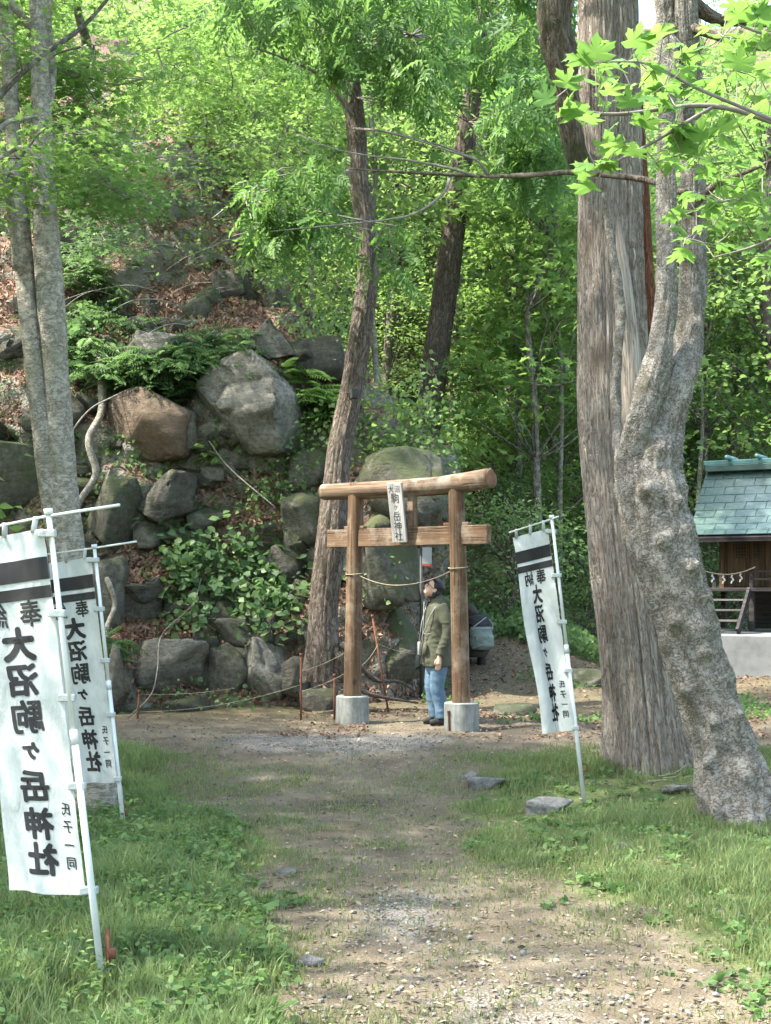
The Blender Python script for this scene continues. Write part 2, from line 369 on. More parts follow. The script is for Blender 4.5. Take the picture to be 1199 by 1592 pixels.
M['brown_cloth'] = simple('dark_brown_cloth', [(.3, (.022, .016, .012)), (.7, (.06, .045, .034))], 9, .8, .4, .01)
M['skin'] = simple('skin', [(.3, (.50, .30, .21)), (.7, (.58, .37, .27))], 9, .55, 0)
M['hair'] = simple('black_hair', [(.3, (.008, .006, .006)), (.7, (.03, .022, .018))], 6, .45, .5, .01, 40, (1, 1, .3))
M['ruck'] = simple('grey_green_nylon', [(.3, (.10, .13, .108)), (.7, (.16, .19, .165))], 6, .6, .4, .01)
M['strap'] = simple('pale_strap', [(.3, (.17, .175, .15)), (.7, (.25, .255, .23))], 9, .7, 0)
M['white_paint'] = simple('white_paint', [(.3, (.24, .25, .25)), (.7, (.33, .34, .34))], 5, .6, 0)
M['red_paint'] = simple('red_paint', [(.3, (.30, .05, .03)), (.7, (.42, .09, .06))], 5, .6, 0)

# ------------------------------------------------------------------ ground
def gz(x, y):
    x = np.asarray(x, float); y = np.asarray(y, float)
    z = 0.28 * sm(11.5, 15.5, y)
    w = 1 - sm(2.6, 4.6, x)
    z = z + 0.95 * sm(18.2, 26, y) * w + 0.08 * sm(18, 24, y) * (1 - w)
    y0 = 25.5 + 5.5 * sm(2.8, 5.0, x)
    z = z + 0.55 * np.maximum(0, y - y0) * sm(0, 3, y - y0)
    q = np.stack([x * .6, y * .6, 0 * x], -1)
    z = z + 0.03 * fbm(q, 3, 3) * sm(3, 6, y) + 0.25 * fbm(q * .35, 3, 9) * sm(27, 34, y)
    return z
def G(px, d):
    x = (px - CXP) / F * d; return np.array([x, d, float(gz(x, d))])
def grass_mask(x, y):
    eL = np.interp(y, [0, 6, 8.5, 10.7, 14, 18], [-.30, -.42, -.6, -1.2, -2.4, -3.5])
    eR = np.interp(y, [0, 6, 7.5, 9, 11, 14, 16], [2.4, 2.0, 1.5, 1.15, .95, 1.1, 2.2])
    wob = .35 * fbm(np.stack([x * 1.3, y * 1.0, 0 * x], -1), 3, 21)
    L = sm(.22, -.25, x - eL + wob) * (1 - sm(14.5, 16.5, y))
    Rr = sm(-.4, .5, x - eR + wob) * (1 - sm(13.8, 15.2, y + wob))
    mid = .40 + .45 * fbm(np.stack([x * .9, y * .7, 0 * x + 4], -1), 3, 33)
    pc_ = np.interp(y, [5, 6, 9, 12, 15], [.6, .5, .2, -.1, -.2]); mid = mid * (1 - .6 * np.exp(-((x - pc_ + wob * .5) / .75) ** 4))
    mid = np.clip(mid, 0, .75) * (1 - sm(14.0, 15.2, y))
    return L, Rr, mid
def gravel_mask(x, y):
    a = np.exp(-(((x + .55) / 1.5) ** 2 + ((y - 15.0) / .8) ** 2))
    b = .55 * np.exp(-(((x - .55) / .75) ** 2 + ((y - 6.1) / 1.1) ** 2))
    c = .75 * np.exp(-(((x - .1) / .35) ** 2 + ((y - 8.2) / .9) ** 2))
    return np.clip(a + b + c, 0, 1)
xs = np.unique(np.concatenate([np.linspace(-70, -8, 26), np.arange(-8, 10, .16), np.linspace(10, 70, 26)]))
ys = np.unique(np.concatenate([np.linspace(-40, 3, 14), np.arange(3, 28, .16), np.arange(28, 50, .6), np.linspace(50, 120, 28)]))
X, Y = np.meshgrid(xs, ys); Z = gz(X, Y)
hard = .012 * fbm(np.stack([X * 6, Y * 6, 0 * X], -1), 3, 71); Z = Z + hard
nx, ny = len(xs), len(ys); ii = np.arange(ny - 1)[:, None] * nx; jj = np.arange(nx - 1)[None]
Lm, Rm, Mm = grass_mask(X, Y)
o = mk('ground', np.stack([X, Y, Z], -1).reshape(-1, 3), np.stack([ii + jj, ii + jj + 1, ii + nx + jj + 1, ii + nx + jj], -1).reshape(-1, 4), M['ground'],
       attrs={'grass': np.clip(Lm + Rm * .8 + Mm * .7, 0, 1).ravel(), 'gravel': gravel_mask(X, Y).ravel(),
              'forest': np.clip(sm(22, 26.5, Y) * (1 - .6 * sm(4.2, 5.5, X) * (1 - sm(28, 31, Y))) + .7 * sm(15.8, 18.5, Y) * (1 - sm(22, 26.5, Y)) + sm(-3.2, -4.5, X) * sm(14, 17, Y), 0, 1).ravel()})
o['kind'] = 'structure'

# ------------------------------------------------------------------ rocky hill
ZK = np.array([-1, .3, 1.1, 2.2, 3.9, 4.6, 5.6, 6.2, 8.0, 10.3, 14.0])
YK = np.array([18.75, 19.0, 19.35, 20.1, 20.9, 21.0, 21.5, 22.5, 24.0, 26.2, 31.0])
XK = np.array([.45, .42, .45, .55, .62, .0, -.75, -1.3, -2.2, -3.3, -6.0])
def hill_pt(u, z):
    """u<0 metres along the front going left of the corner, 0..1 the rounded corner, >1 metres back along the side"""
    y0 = np.interp(z, ZK, YK); xr = np.interp(z, ZK, XK); r = 1.1
    a = np.clip(u, 0, 1) * PI / 2
    x = np.where(u < 0, xr - r + u, np.where(u < 1, xr - r + r * np.sin(a), xr))
    y = np.where(u < 0, y0, np.where(u < 1, y0 + r - r * np.cos(a), y0 + r + (u - 1)))
    return x, y
def hill_noise(x, y, z):
    p = np.stack([x, y, z], -1)
    big = fbm(p * .45, 3, 5); ridg = 1 - np.abs(vn(p * np.array([.9, .9, 1.3]), 8)) * 2; fine = fbm(p * 2.3, 4, 12)
    blk = np.round(vn(p * np.array([1.1, 1.1, 1.5]), 31) * 3.2 + .35 * fine) / 3.2; return .30 * big + .16 * ridg + .10 * fine + .28 * blk
us = np.unique(np.concatenate([np.linspace(-16, -9, 20), np.arange(-9, 0, .07), np.linspace(0, 1, 26), np.arange(1, 3, .1), np.linspace(3, 16, 20)]))
zs = np.unique(np.concatenate([np.arange(-1, 10.5, .075), np.linspace(10.5, 14, 14)]))
U, ZZ = np.meshgrid(us, zs); hx, hy = hill_pt(U, ZZ)
n_ = hill_noise(hx, hy, ZZ); a_ = np.clip(U, 0, 1) * PI / 2
dmp = np.clip((ZZ + .2) / 1.2, .25, 1)
HX = hx + n_ * np.sin(a_) * dmp; HYY = hy - n_ * np.cos(a_) * dmp; HZ = ZZ + .25 * n_ * sm(5, 7, ZZ)
HVs = np.stack([HX, HYY, HZ], -1)
top = HVs[-1].copy(); tcap = top.copy(); tcap[:, 1] += 8; tcap[:, 0] -= 4; tcap[:, 2] += 1.5
nu, nz = len(us), len(zs); HV = np.concatenate([HVs.reshape(-1, 3), tcap]); nz += 1
ii = np.arange(nz - 1)[:, None] * nu; jj = np.arange(nu - 1)[None]
HQ = np.stack([ii + jj, ii + jj + 1, ii + nu + jj + 1, ii + nu + jj], -1).reshape(-1, 4)
hill = mk('rocky_hillside', HV, HQ, M['hill']); hill['kind'] = 'structure'
def on_hill(px, py, lift=0.0):
    d = 20.0
    for _ in range(25):
        z = CZ + (HY - py) / F * d; d = .5 * d + .5 * float(np.interp(z, ZK, YK))
    p = P(px, py, d); p[1] -= float(hill_noise(p[0], p[1], p[2])) * .8 + lift
    return p

# ------------------------------------------------------------------ rocks
def rough_hull(bm, el, seed, amp):
    bmesh.ops.convex_hull(bm, input=bm.verts[:]); bmesh.ops.delete(bm, geom=[v for v in bm.verts if not v.link_faces], context='VERTS'); bmesh.ops.triangulate(bm, faces=bm.faces[:])
    bmesh.ops.dissolve_limit(bm, angle_limit=.25, verts=bm.verts[:], edges=bm.edges[:])
    bmesh.ops.bevel(bm, geom=bm.edges[:], offset=el * .5, segments=1, affect='EDGES', clamp_overlap=True); bmesh.ops.triangulate(bm, faces=bm.faces[:])
    for _ in range(5):
        es = [e for e in bm.edges if e.calc_length() > el * 1.5]
        if not es: break
        bmesh.ops.subdivide_edges(bm, edges=es, cuts=1); bmesh.ops.triangulate(bm, faces=[f for f in bm.faces if len(f.verts) > 3])
    bm.normal_update(); bm.verts.index_update(); V = np.array([v.co[:] for v in bm.verts]); Nn = np.array([v.normal[:] for v in bm.verts]); T = np.array([[v.index for v in f.verts] for f in bm.faces]); bm.free()
    st = vn(V * np.array([1.2, 1.2, 4.5]) / (el * 14) + seed, seed % 83); V = V + Nn * (amp * fbm(V / (el * 9) + seed, 4, seed % 97) + amp * .9 * np.round(st * 2.5) / 2.5 - amp * 1.6 * np.exp(-(np.abs(vn(V / (el * 10) + 3 + seed, seed % 71)) / .05) ** 2))[:, None]
    return V, T
def rock_mesh(seed, dims, sub_=4, planes=11, rough=.06):
    rs = np.random.default_rng(seed); bm = bmesh.new(); k = 15
    q = rs.uniform(-1, 1, (k, 3)); ax = rs.integers(0, 3, k); q[np.arange(k), ax] = np.sign(q[np.arange(k), ax]) * rs.uniform(.8, 1, k)
    q *= (1 - .22 * np.abs(q[:, [1, 2, 0]]) ** 2)
    for v in q: bm.verts.new(v)
    V, T = rough_hull(bm, {3: .30, 4: .17, 5: .105}[sub_], seed, {3: .05, 4: .045, 5: .04}[sub_])
    V -= (V.max(0) + V.min(0)) / 2; return V * (np.array(dims) / (V.max(0) - V.min(0))), T
def big_rock(c):
    d = c[1]; pts = [(304, 604, -.15), (330, 560, .15), (392, 548, -.05), (436, 590, -.25), (464, 622, -.05), (466, 655, .1), (446, 706, -.2), (404, 714, -.15), (392, 652, -.42), (438, 640, -.48), (345, 640, -.3), (320, 660, .3), (372, 690, .25),
         (300, 570, 1.1), (390, 535, 1.2), (470, 600, 1.3), (470, 720, 1.2), (320, 720, 1.2)]
    bm = bmesh.new()
    for a, b_, o_ in pts: q = P(a, b_, d) - c; bm.verts.new((q[0], o_, q[2]))
    return rough_hull(bm, .06, 7, .035)
MAIN_ROCKS = [
 # px box x0,x1,y0,y1, material, depth extent, label
 (298, 466, 548, 716, 'rock_pale', 1.5, 'largest grey overhanging rock jutting from the middle of the hillside'),
 (168, 302, 612, 722, 'rock_orange', 1.2, 'orange stained rock under the feathery green leaves'),
 (274, 310, 636, 708, 'rock_pale', .5, 'narrow upright grey rock leaning on the orange stained rock'),
 (222, 300, 526, 572, 'rock_pale', .9, 'flat pale rock above the orange stained rock'),
 (136, 224, 738, 856, 'rock_moss', 1.0, 'mossy boulder beside the pale twin trunk tree'),
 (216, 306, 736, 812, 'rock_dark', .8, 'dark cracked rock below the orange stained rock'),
 (206, 254, 812, 852, 'rock', .5, 'grey rock resting under the dark cracked rock'),
 (248, 284, 818, 846, 'rock', .35, 'small grey rock on the leaf litter slope'),
 (312, 350, 722, 748, 'rock', .35, 'small lone rock on brown leaf litter below the overhanging rock'),
 (-70, 76, 690, 812, 'rock_moss', 1.4, 'broad mossy rock behind the pale twin trunk tree'),
 (146, 204, 866, 984, 'rock', .8, 'grey rock wrapped by a pale root above the tall banner'),
 (206, 322, 996, 1096, 'rock_pale', .9, 'widest pale boulder in the row at the foot of the hill'),
 (322, 386, 1002, 1082, 'rock', .6, 'grey slab boulder between two pale boulders at the hill foot'),
 (366, 444, 994, 1094, 'rock_pale', .7, 'tall pale boulder next to the leaning tree at the hill foot'),
 (332, 390, 962, 1008, 'rock', .5, 'grey rock lying on top of the slab boulder'),
 (384, 432, 944, 1002, 'rock_dark', .5, 'dark rock lying on top of the tall pale boulder'),
 (158, 202, 1006, 1112, 'rock', .6, 'mossy boulder behind the two tall banners'),
 (250, 324, 1080, 1120, 'rock_dark', .5, 'low dark rock beneath the widest pale boulder'),
 (438, 484, 1022, 1086, 'rock_dark', .5, 'dark cracked rock by the foot of the leaning tree'),
 (466, 524, 1072, 1112, 'rock_dark', .5, 'low rock between the leaning tree and the gate post'),
 (300, 340, 975, 1010, 'rock_dark', .4, 'small dark rock wedged above the widest pale boulder'),
 (560, 692, 705, 850, 'rock_moss', 1.3, 'mossy rock at the hill corner behind the gate crossbars'),
 (562, 652, 800, 945, 'rock_moss', 1.1, 'mossy rock wall framed by the gate posts'),
 (566, 648, 930, 1062, 'rock_moss', 1.0, 'dark mossy rock at the hill foot inside the gate'),
 (386, 464, 506, 566, 'rock', .8, 'grey rock above the right end of the overhanging rock'),
 (436, 534, 524, 592, 'rock_dark', .9, 'dark rock at the hill edge beside the leaning tree'),
 (326, 392, 424, 474, 'rock_dark', .8, 'dark rock among dead twigs high on the hill'),
 (286, 352, 466, 506, 'rock_moss', .8, 'mossy rock below dead twigs high on the hill'),
 (90, 150, 330, 420, 'rock_dark', .9, 'dark upright rock beside the pale trunks high on the hill'),
 (440, 500, 770, 850, 'rock_moss', .7, 'mossy rock behind the leaning tree above the broad leaves'),
 (446, 520, 700, 760, 'rock_moss', .7, 'mossy rock right of the overhanging rock'),
 (60, 140, 590, 690, 'rock_dark', .9, 'dark rock left of the orange stained rock'),
 (400, 470, 850, 930, 'rock_dark', .6, 'dark rock half hidden under broad green leaves'),
 (180, 250, 900, 990, 'rock_dark', .6, 'dark rock behind fern above the widest pale boulder'),
]
for i, (x0, x1, y0, y1, mt, dep, lab) in enumerate(MAIN_ROCKS):
    p = on_hill((x0 + x1) / 2, (y0 + y1) / 2)
    if y1 > 1060: p = P((x0 + x1) / 2, (y0 + y1) / 2, max(18.35, p[1] - .35))
    if x0 > 555: p[1] = 19.6 + .002 * (1060 - y1)
    s = p[1] / F; V, T = rock_mesh(300 + i * 7, ((x1 - x0) * s * 1.06, dep, (y1 - y0) * s * 1.08), 5 if i < 6 or 10 < i < 14 else 4)
    if i == 0: V, T = big_rock(p)
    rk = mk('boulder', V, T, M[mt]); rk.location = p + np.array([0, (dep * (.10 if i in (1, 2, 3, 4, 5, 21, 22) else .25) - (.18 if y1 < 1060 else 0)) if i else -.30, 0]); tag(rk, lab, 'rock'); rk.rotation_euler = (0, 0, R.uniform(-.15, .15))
# little rocks strewn over the hill
pr = [rock_mesh(900 + k, (1, .9, .75), 3) for k in range(5)]
prm = []
for k, (V, T) in enumerate(pr):
    prm.append(None)
for k in range(70):
    px = R.uniform(-10, 560); py = R.uniform(380, 1050)
    if px > 470 and py < 560: continue
    p = on_hill(px, py); sz = R.uniform(.12, .34); j = k % 5
    if prm[j] is None:
        V, T = pr[j]; o = mk('rock', V, T, M[['rock', 'rock_dark', 'rock_moss', 'rock', 'rock_dark'][j]]); prm[j] = o.data
    else: o = link('rock', prm[j])
    o.location = p; o.scale = (sz * R.uniform(.8, 1.5), sz, sz * R.uniform(.6, 1.1)); o.rotation_euler = (R.uniform(-.3, .3), R.uniform(-.3, .3), R.uniform(0, 6))
    tag(o, 'small loose rock half buried ' + ('high on the hill above the overhanging rock' if p[2] > 5.6 else 'beside the orange stained rock and overhanging rock' if p[2] > 3 else 'in the lower hillside above the pale boulders'), 'rock', 'small rocks scattered over the hillside')

pr2 = [rock_mesh(1200 + k, (1, .8, .7), 4, 9, .09) for k in range(6)]; pm2 = [None] * 6
for k in range(70):
    px = R.uniform(-10, 545); py = R.uniform(400, 1060)
    if px > 470 and py < 560: continue
    p = on_hill(px, py); sz = R.uniform(.35, .8); j = k % 6
    if pm2[j] is None: o = mk('outcrop_rock', pr2[j][0], pr2[j][1], M[['rock', 'rock_dark', 'rock_moss', 'rock_dark', 'rock', 'rock_dark'][j]]); pm2[j] = o.data
    else: o = link('outcrop_rock', pm2[j])
    o.location = p + np.array([0, sz * .12, 0]); o.scale = (sz * R.uniform(.9, 1.5), sz, sz * R.uniform(.6, 1.0)); o.rotation_euler = (R.uniform(-.4, .4), R.uniform(-.5, .5), R.uniform(0, 6))
    tag(o, 'angular rock jutting from the soil ' + ('high on the hill above the overhanging rock' if p[2] > 5.6 else 'around the orange stained rock' if p[2] > 3 else 'of the lower hillside above the pale boulders'), 'rock', 'angular rocks jutting from the hillside')
# stones on the clearing
STONES = [(265, 1576, .26, 'flat grey stone among weeds at the lower end of the nearest banner'), (446, 1358, .13, 'pale stone at the edge where weeds meet the path'),
          (480, 1500, .16, 'grey stone half sunk beside the weeds and gravel'), (1132, 1428, .17, 'pale rounded stone in short grass near the knobby tree'),
          (756, 1222, .36, 'flat pale stone by the path, away from the tree'), (850, 1262, .46, 'long grey stone beside the foot of the single banner'),
          (730, 1208, .2, 'small flat stone next to the path by the gate block'), (1190, 1380, .22, 'grey stone in grass below the knobby trunk'),
          (965, 1320, .18, 'small grey stone in grass in front of the cedar trunk'), (905, 1062, .8, 'low ledge rock behind the single banner'),
          (800, 1112, .55, 'dark flat ledge stone beside the concrete block'), (655, 1070, .35, 'low mossy stone behind the gate'), (820, 965, .4, 'grey boundary stone on the slope behind the single banner'),
          (1140, 1042, .5, 'square cut dark stone step before the shrine plinth')]
for i, (px, py, w, lab) in enumerate(STONES):
    d = 10.0
    for _ in range(40):
        x = (px - CXP) / F * d; d = .6 * d + .4 * (CZ - float(gz(x, d))) * F / (py - HY)
    if i == 13:
        mb = MB(); mb.box((0, 0, .1), (.46, .4, .22), .2, bev=.025); o = mb.build('stone_step', M['rock_dark'], smooth=False)
    else:
        V, T = rock_mesh(40 + i, (w, w * .75, w * .42), 3); o = mk('stone', V, T, M['stone' if i < 9 else 'rock'])
    o.location = G(px, d) + np.array([0, 0, w * .06 if i != 13 else 0]); tag(o, lab, 'stone')

# ------------------------------------------------------------------ leaf templates and scatter
def t_simple(w=.28, fold=.08, curl=.1):
    return np.array([[0, 0, 0], [-w, .45, fold], [w, .45, fold], [0, 1, -curl]]), np.array([[0, 2, 3], [0, 3, 1]])
def t_round(w=.42):
    return np.array([[0, 0, 0], [-w * .8, .18, .05], [-w, .5, .08], [0, 1, -.06], [w, .5, .08], [w * .8, .18, .05]]), np.array([[0, 3, 2], [0, 2, 1], [0, 4, 3], [0, 5, 4]])
def t_star(n=7, notch=.36, spread=2.35):
    ang = np.linspace(-spread, spread, n); ln = np.interp(np.abs(ang), [0, spread], [1, .55])
    V = [[0, .15, 0]]; 
    for k in range(n):
        V.append([math.sin(ang[k]) * ln[k], .15 + math.cos(ang[k]) * ln[k] * .9, -.10 * ln[k]])
        if k < n - 1:
            a = (ang[k] + ang[k + 1]) / 2; V.append([math.sin(a) * notch, .15 + math.cos(a) * notch, .03])
    V += [[math.sin(spread + .4) * .15, .15 + math.cos(spread + .4) * .15, 0]]; m = len(V)
    return np.array(V), np.array([[0, k + 1, k] for k in range(1, m - 1)] + [[0, 1, m - 1]])
def t_pinnate(pairs=6, lw=.055, ll=.30, droop=.25, term=True, ang=1.0, taper=True):
    V = []; T = []
    def leaf(b, dr, L, w):
        side = np.array([dr[1], -dr[0], 0]); i = len(V)
        V.extend([b, b + dr * L * .5 - side * w + [0, 0, .02], b + dr * L * .5 + side * w + [0, 0, .02], b + dr * L + [0, 0, -L * .3]])
        T.extend([[i, i + 2, i + 3], [i, i + 3, i + 1]])
    for k in range(pairs):
        t = (k + .8) / (pairs + .6); b = np.array([0, t, -droop * t * t]); L = ll * (1 - .62 * abs(t - .35) / .65 if taper else 1)
        for sg in (-1, 1): leaf(b, np.array([sg * math.sin(ang), math.cos(ang), 0]), L, lw * (L / ll) ** .5)
    if term: leaf(np.array([0, .93, -droop * .9]), np.array([0, 1, 0]), ll * .8, lw)
    i = len(V); V.extend([np.array([-.008, 0, 0]), np.array([.008, 0, 0]), np.array([0, 1, -droop])]); T.append([i, i + 1, i + 2])
    return np.array(V), np.array(T)
def frames(d, up):
    d = d / (np.linalg.norm(d, axis=1)[:, None] + 1e-9); s = np.cross(d, up); s /= np.linalg.norm(s, axis=1)[:, None] + 1e-9
    return s, d, np.cross(s, d)
def scatter(tpl, pos, d, up, size, r):
    """stack copies of a leaf template: base at pos, growing along d, face towards up"""
    V, T = tpl; s, t, n = frames(d, up); size = np.broadcast_to(size, (len(pos),))[:, None, None]
    W_ = pos[:, None] + size * (V[None, :, :1] * s[:, None] + V[None, :, 1:2] * t[:, None] + V[None, :, 2:] * n[:, None])
    TT = T[None] + (np.arange(len(pos)) * len(V))[:, None, None]
    return W_.reshape(-1, 3), TT.reshape(-1, 3), np.repeat(r, len(V))
def rdir(n, zb=0.0, zs=1.0):
    v = R.normal(size=(n, 3)); v[:, 2] = v[:, 2] * zs + zb; return v / np.linalg.norm(v, axis=1)[:, None]
def rup(n, k=.6): return rdir(n, 1.0 / k * .8)

def clump_leaves(centres, per, spread, tpl, size, zflat=.6, zb=-.25, upk=.6, tone=None):
    n = len(centres) * per; c = np.repeat(np.asarray(centres), per, 0)
    off = R.normal(size=(n, 3)) * spread * np.array([1, 1, zflat]); pos = c + off
    d = off * np.array([1, 1, .4]) + rdir(n) * spread * .7; d[:, 2] += zb * spread
    tn = np.repeat(R.uniform(.15, .85, len(centres)) if tone is None else tone, per) + R.normal(size=n) * .16
    return scatter(tpl, pos, d, rup(n, upk), size * R.uniform(.7, 1.25, n), np.clip(tn, 0, 1))

def trunk_disp(k1, k2, amp, seed, flare=0, lump=0):
    def f(TH, SS, RR):
        p = np.stack([np.cos(TH) * k1, np.sin(TH) * k1, SS * k2], -1)
        o = amp * RR * (1 - 2 * np.abs(vn(p, seed))) + amp * .6 * RR * fbm(p * 2.1, 2, seed + 3)
        if lump: o = o + lump * RR * fbm(np.stack([np.cos(TH) * 1.4, np.sin(TH) * 1.4, SS * 3], -1), 4, seed + 9)
        if flare:
            fl = np.exp(-SS / .35); o = o + flare * RR * fl * (.45 + .55 * np.cos(TH * 5 + seed) * (.7 + .3 * np.cos(TH * 2)))
        return o
    return f
def trunk(root, pxs, n, mat, k1, k2, amp, seed, flare=0, lump=0, step=.05, name='trunk', extra=None, down=.25, wsc=1.0):
    """pxs: (px, py, width_px, depth) from bottom to top"""
    pts = np.array([P(a, b, d) for a, b, w, d in pxs]); rad = np.array([w * d / F / 2 * wsc for a, b, w, d in pxs])
    if down: pts = np.vstack([pts[:1] - [0, 0, down], pts]); rad = np.concatenate([rad[:1] * 1.05, rad])
    dsp = trunk_disp(k1, k2, amp, seed, flare, lump)
    dd = (lambda TH, SS, RR: dsp(TH, SS, RR) + extra(TH, SS, RR)) if extra else dsp
    mb = MB(); mb.tube(sub(root, pts), rad, n, True, step, dd); return mb.build(name, mat, root)
def limb(root, pts, rad, mat=None, n=7, name='branch', step=.06, wob=.25, seed=1):
    mb = MB(); mb.tube(sub(root, pts), rad, n, True, step, trunk_disp(1.2, 5, wob * .5, seed)); return mb.build(name, mat or M['bark_bg'], root)
def twigs(mb, a, b, r0, n=1, sag=.1):
    m = (np.asarray(a) + np.asarray(b)) / 2 + R.normal(size=3) * np.linalg.norm(np.asarray(b) - a) * sag
    mb.tube([a, m, b], [r0, r0 * .7, r0 * .25], 4, False, max(.05, np.linalg.norm(np.asarray(b) - a) / 5))

# ------------------------------------------------------------------ main trees
T_SIMPLE = t_simple(); T_ROUND = t_round(); T_STAR = t_star(); T_STAR5 = t_star(5, .34, 2.1)
def crown_mesh(root, V, T, r, m, name='crown'):
    o = mk(name, sub(root, V), T, m, root, True, r); o['kind'] = 'stuff'; return o
def high_crown(root, c, rad, nclump, per, tpl, size, m, limbs_from=None, lm=None, zmin=None):
    q = R.normal(size=(nclump * 3, 3)); q /= np.linalg.norm(q, axis=1)[:, None]; q *= R.uniform(.35, 1, (nclump * 3, 1)) ** .6
    cc = np.asarray(c) + q * np.asarray(rad)
    if zmin is not None: cc = cc[cc[:, 2] > zmin(cc)]
    cc = cc[:nclump]
    V, T, r = clump_leaves(cc, per, .42, tpl, size); crown_mesh(root, V, T, r, m)
    if limbs_from is not None:
        mb = MB()
        for p in cc[::2]: twigs(mb, sub(root, np.asarray(limbs_from) + [0, 0, R.uniform(-.2, 2.5)]), sub(root, p), .035, sag=.12)
        mb.build('limbs', lm or M['bark_bg'], root)
above = lambda cc: CZ + (HY + 60) / F * cc[:, 1] + .4       # keeps the unseen crowns above the view; shaped to dapple the ground

# pale twin-trunk tree on the left
d0 = 11.8; b = P(146, 1262, d0); b[2] = float(gz(b[0], b[1]))
t = thing('twin_trunk_tree', 'pale smooth barked twin trunk tree behind the two banners', 'tree', b)
trunk(t, [(146, 1268, 92, d0), (140, 1180, 74, d0), (122, 1020, 60, d0), (107, 860, 50, d0), (98, 740, 44, d0), (85, 560, 41, d0), (74, 400, 42, d0), (68, 250, 32, d0 + .1), (62, 100, 27, d0 + .2), (58, -60, 25, d0 + .3), (50, -300, 20, d0 + .5), (60, -700, 12, d0 + .6)],
      48, M['bark_pale'], 2.2, 1.5, .025, 4, flare=.35, lump=.05)
trunk(t, [(98, 900, 34, d0 + .05), (80, 770, 34, d0), (62, 640, 31, d0 - .02), (44, 480, 30, d0), (31, 340, 29, d0 + .1), (20, 200, 23, d0 + .15), (12, 60, 24, d0 + .2), (-8, -150, 20, d0 + .3), (-40, -500, 12, d0 + .5)],
      40, M['bark_pale'], 2.2, 1.5, .025, 8, lump=.05, down=0)
for q in ([(66, 200, 12.0), (82, 110, 12.2), (76, 40, 12.4), (84, -40, 12.6)], [(60, 60, 12.1), (30, 20, 11.9), (-20, -40, 11.8)], [(30, 420, 11.7), (14, 300, 11.5), (-10, 170, 11.3)]):
    limb(t, [P(*w) for w in q], np.linspace(.05, .015, len(q)), M['bark_pale'], 7)
high_crown(t, P(60, -520, 12.2), (3.2, 3.6, 1.8), 110, 110, T_SIMPLE, .12, M['leaf_maple'], P(58, -300, 12.2), M['bark_pale'], above)  # crown out of view, widened and thickened to shade the clearing

# leaning ridged tree behind the gate
b = P(508, 1022, 18.1); t = thing('leaning_tree', 'leaning ridged bark tree growing behind the left gate post', 'tree', b); t_lean = t
trunk(t, [(503, 1030, 56, 18.1), (503, 950, 46, 18.15), (514, 850, 50, 18.2), (521, 770, 44, 18.3), (528, 700, 40, 18.4), (548, 600, 38, 18.5), (563, 500, 36, 18.5), (572, 430, 35, 18.6), (570, 360, 34, 18.7), (559, 290, 33, 18.8), (553, 190, 32, 18.9), (540, 80, 28, 19), (528, -60, 26, 19.1), (520, -300, 20, 19.3), (500, -600, 12, 19.5)],
      72, M['bark_ridge'], 7, 1.1, .075, 14, flare=.5, wsc=.9)
for q, r0 in (([(545, 265, 18.5), (500, 290, 18.2), (440, 292, 17.9), (380, 305, 17.6), (330, 340, 17.4)], .03), ([(566, 340, 18.4), (500, 350, 18), (420, 352, 17.7), (360, 368, 17.5)], .016), ([(540, 100, 18.9), (580, 70, 18.5), (640, 55, 18.2)], .03), ([(548, 180, 18.7), (500, 120, 18.4), (440, 90, 18.0), (380, 70, 17.8)], .03),
              ([(550, 200, 18.6), (600, 205, 18.2), (680, 225, 18), (745, 248, 17.8)], .02)):
    limb(t, [P(*w) for w in q], np.linspace(r0, r0 * .3, len(q)), M['twig'], 6)
mb = MB(); box_ = P(551, 612, 18.2); mb.box((0, 0, 0), (.09, .1, .13), .2, bev=.01)
o = mb.build('trail_camera', M['iron'], smooth=False); o.location = box_; tag(o, 'small black box strapped to the leaning tree trunk', 'camera box')
mb = MB(); mb.tube([(-.02, 0, .02), (-.16, .25, .03)], .008, 5); mb.build('strap', M['black_cloth'], o)

# straight dark tree on the slope behind
d0 = 29.0; b = G(662, d0); t = thing('straight_dark_tree', 'straight dark trunk rising above the mossy rock behind the gate', 'tree', b); t_str = t
trunk(t, [(656, HY - (b[2] - CZ) * F / d0 + 10, 52, d0), (662, 700, 46, d0), (672, 600, 46, d0), (686, 500, 45, d0), (700, 400, 42, d0), (714, 290, 38, d0), (728, 190, 35, d0), (742, 100, 30, d0), (752, 0, 28, d0), (765, -200, 20, d0)],
      64, M['bark_ridge'], 7, .9, .07, 24, flare=.2, step=.08, wsc=.84)
limb(t, [P(*w) for w in ((740, 100, 29), (700, 20, 28.6), (640, -20, 28.4))], [.1, .06, .03], M['bark_ridge'])

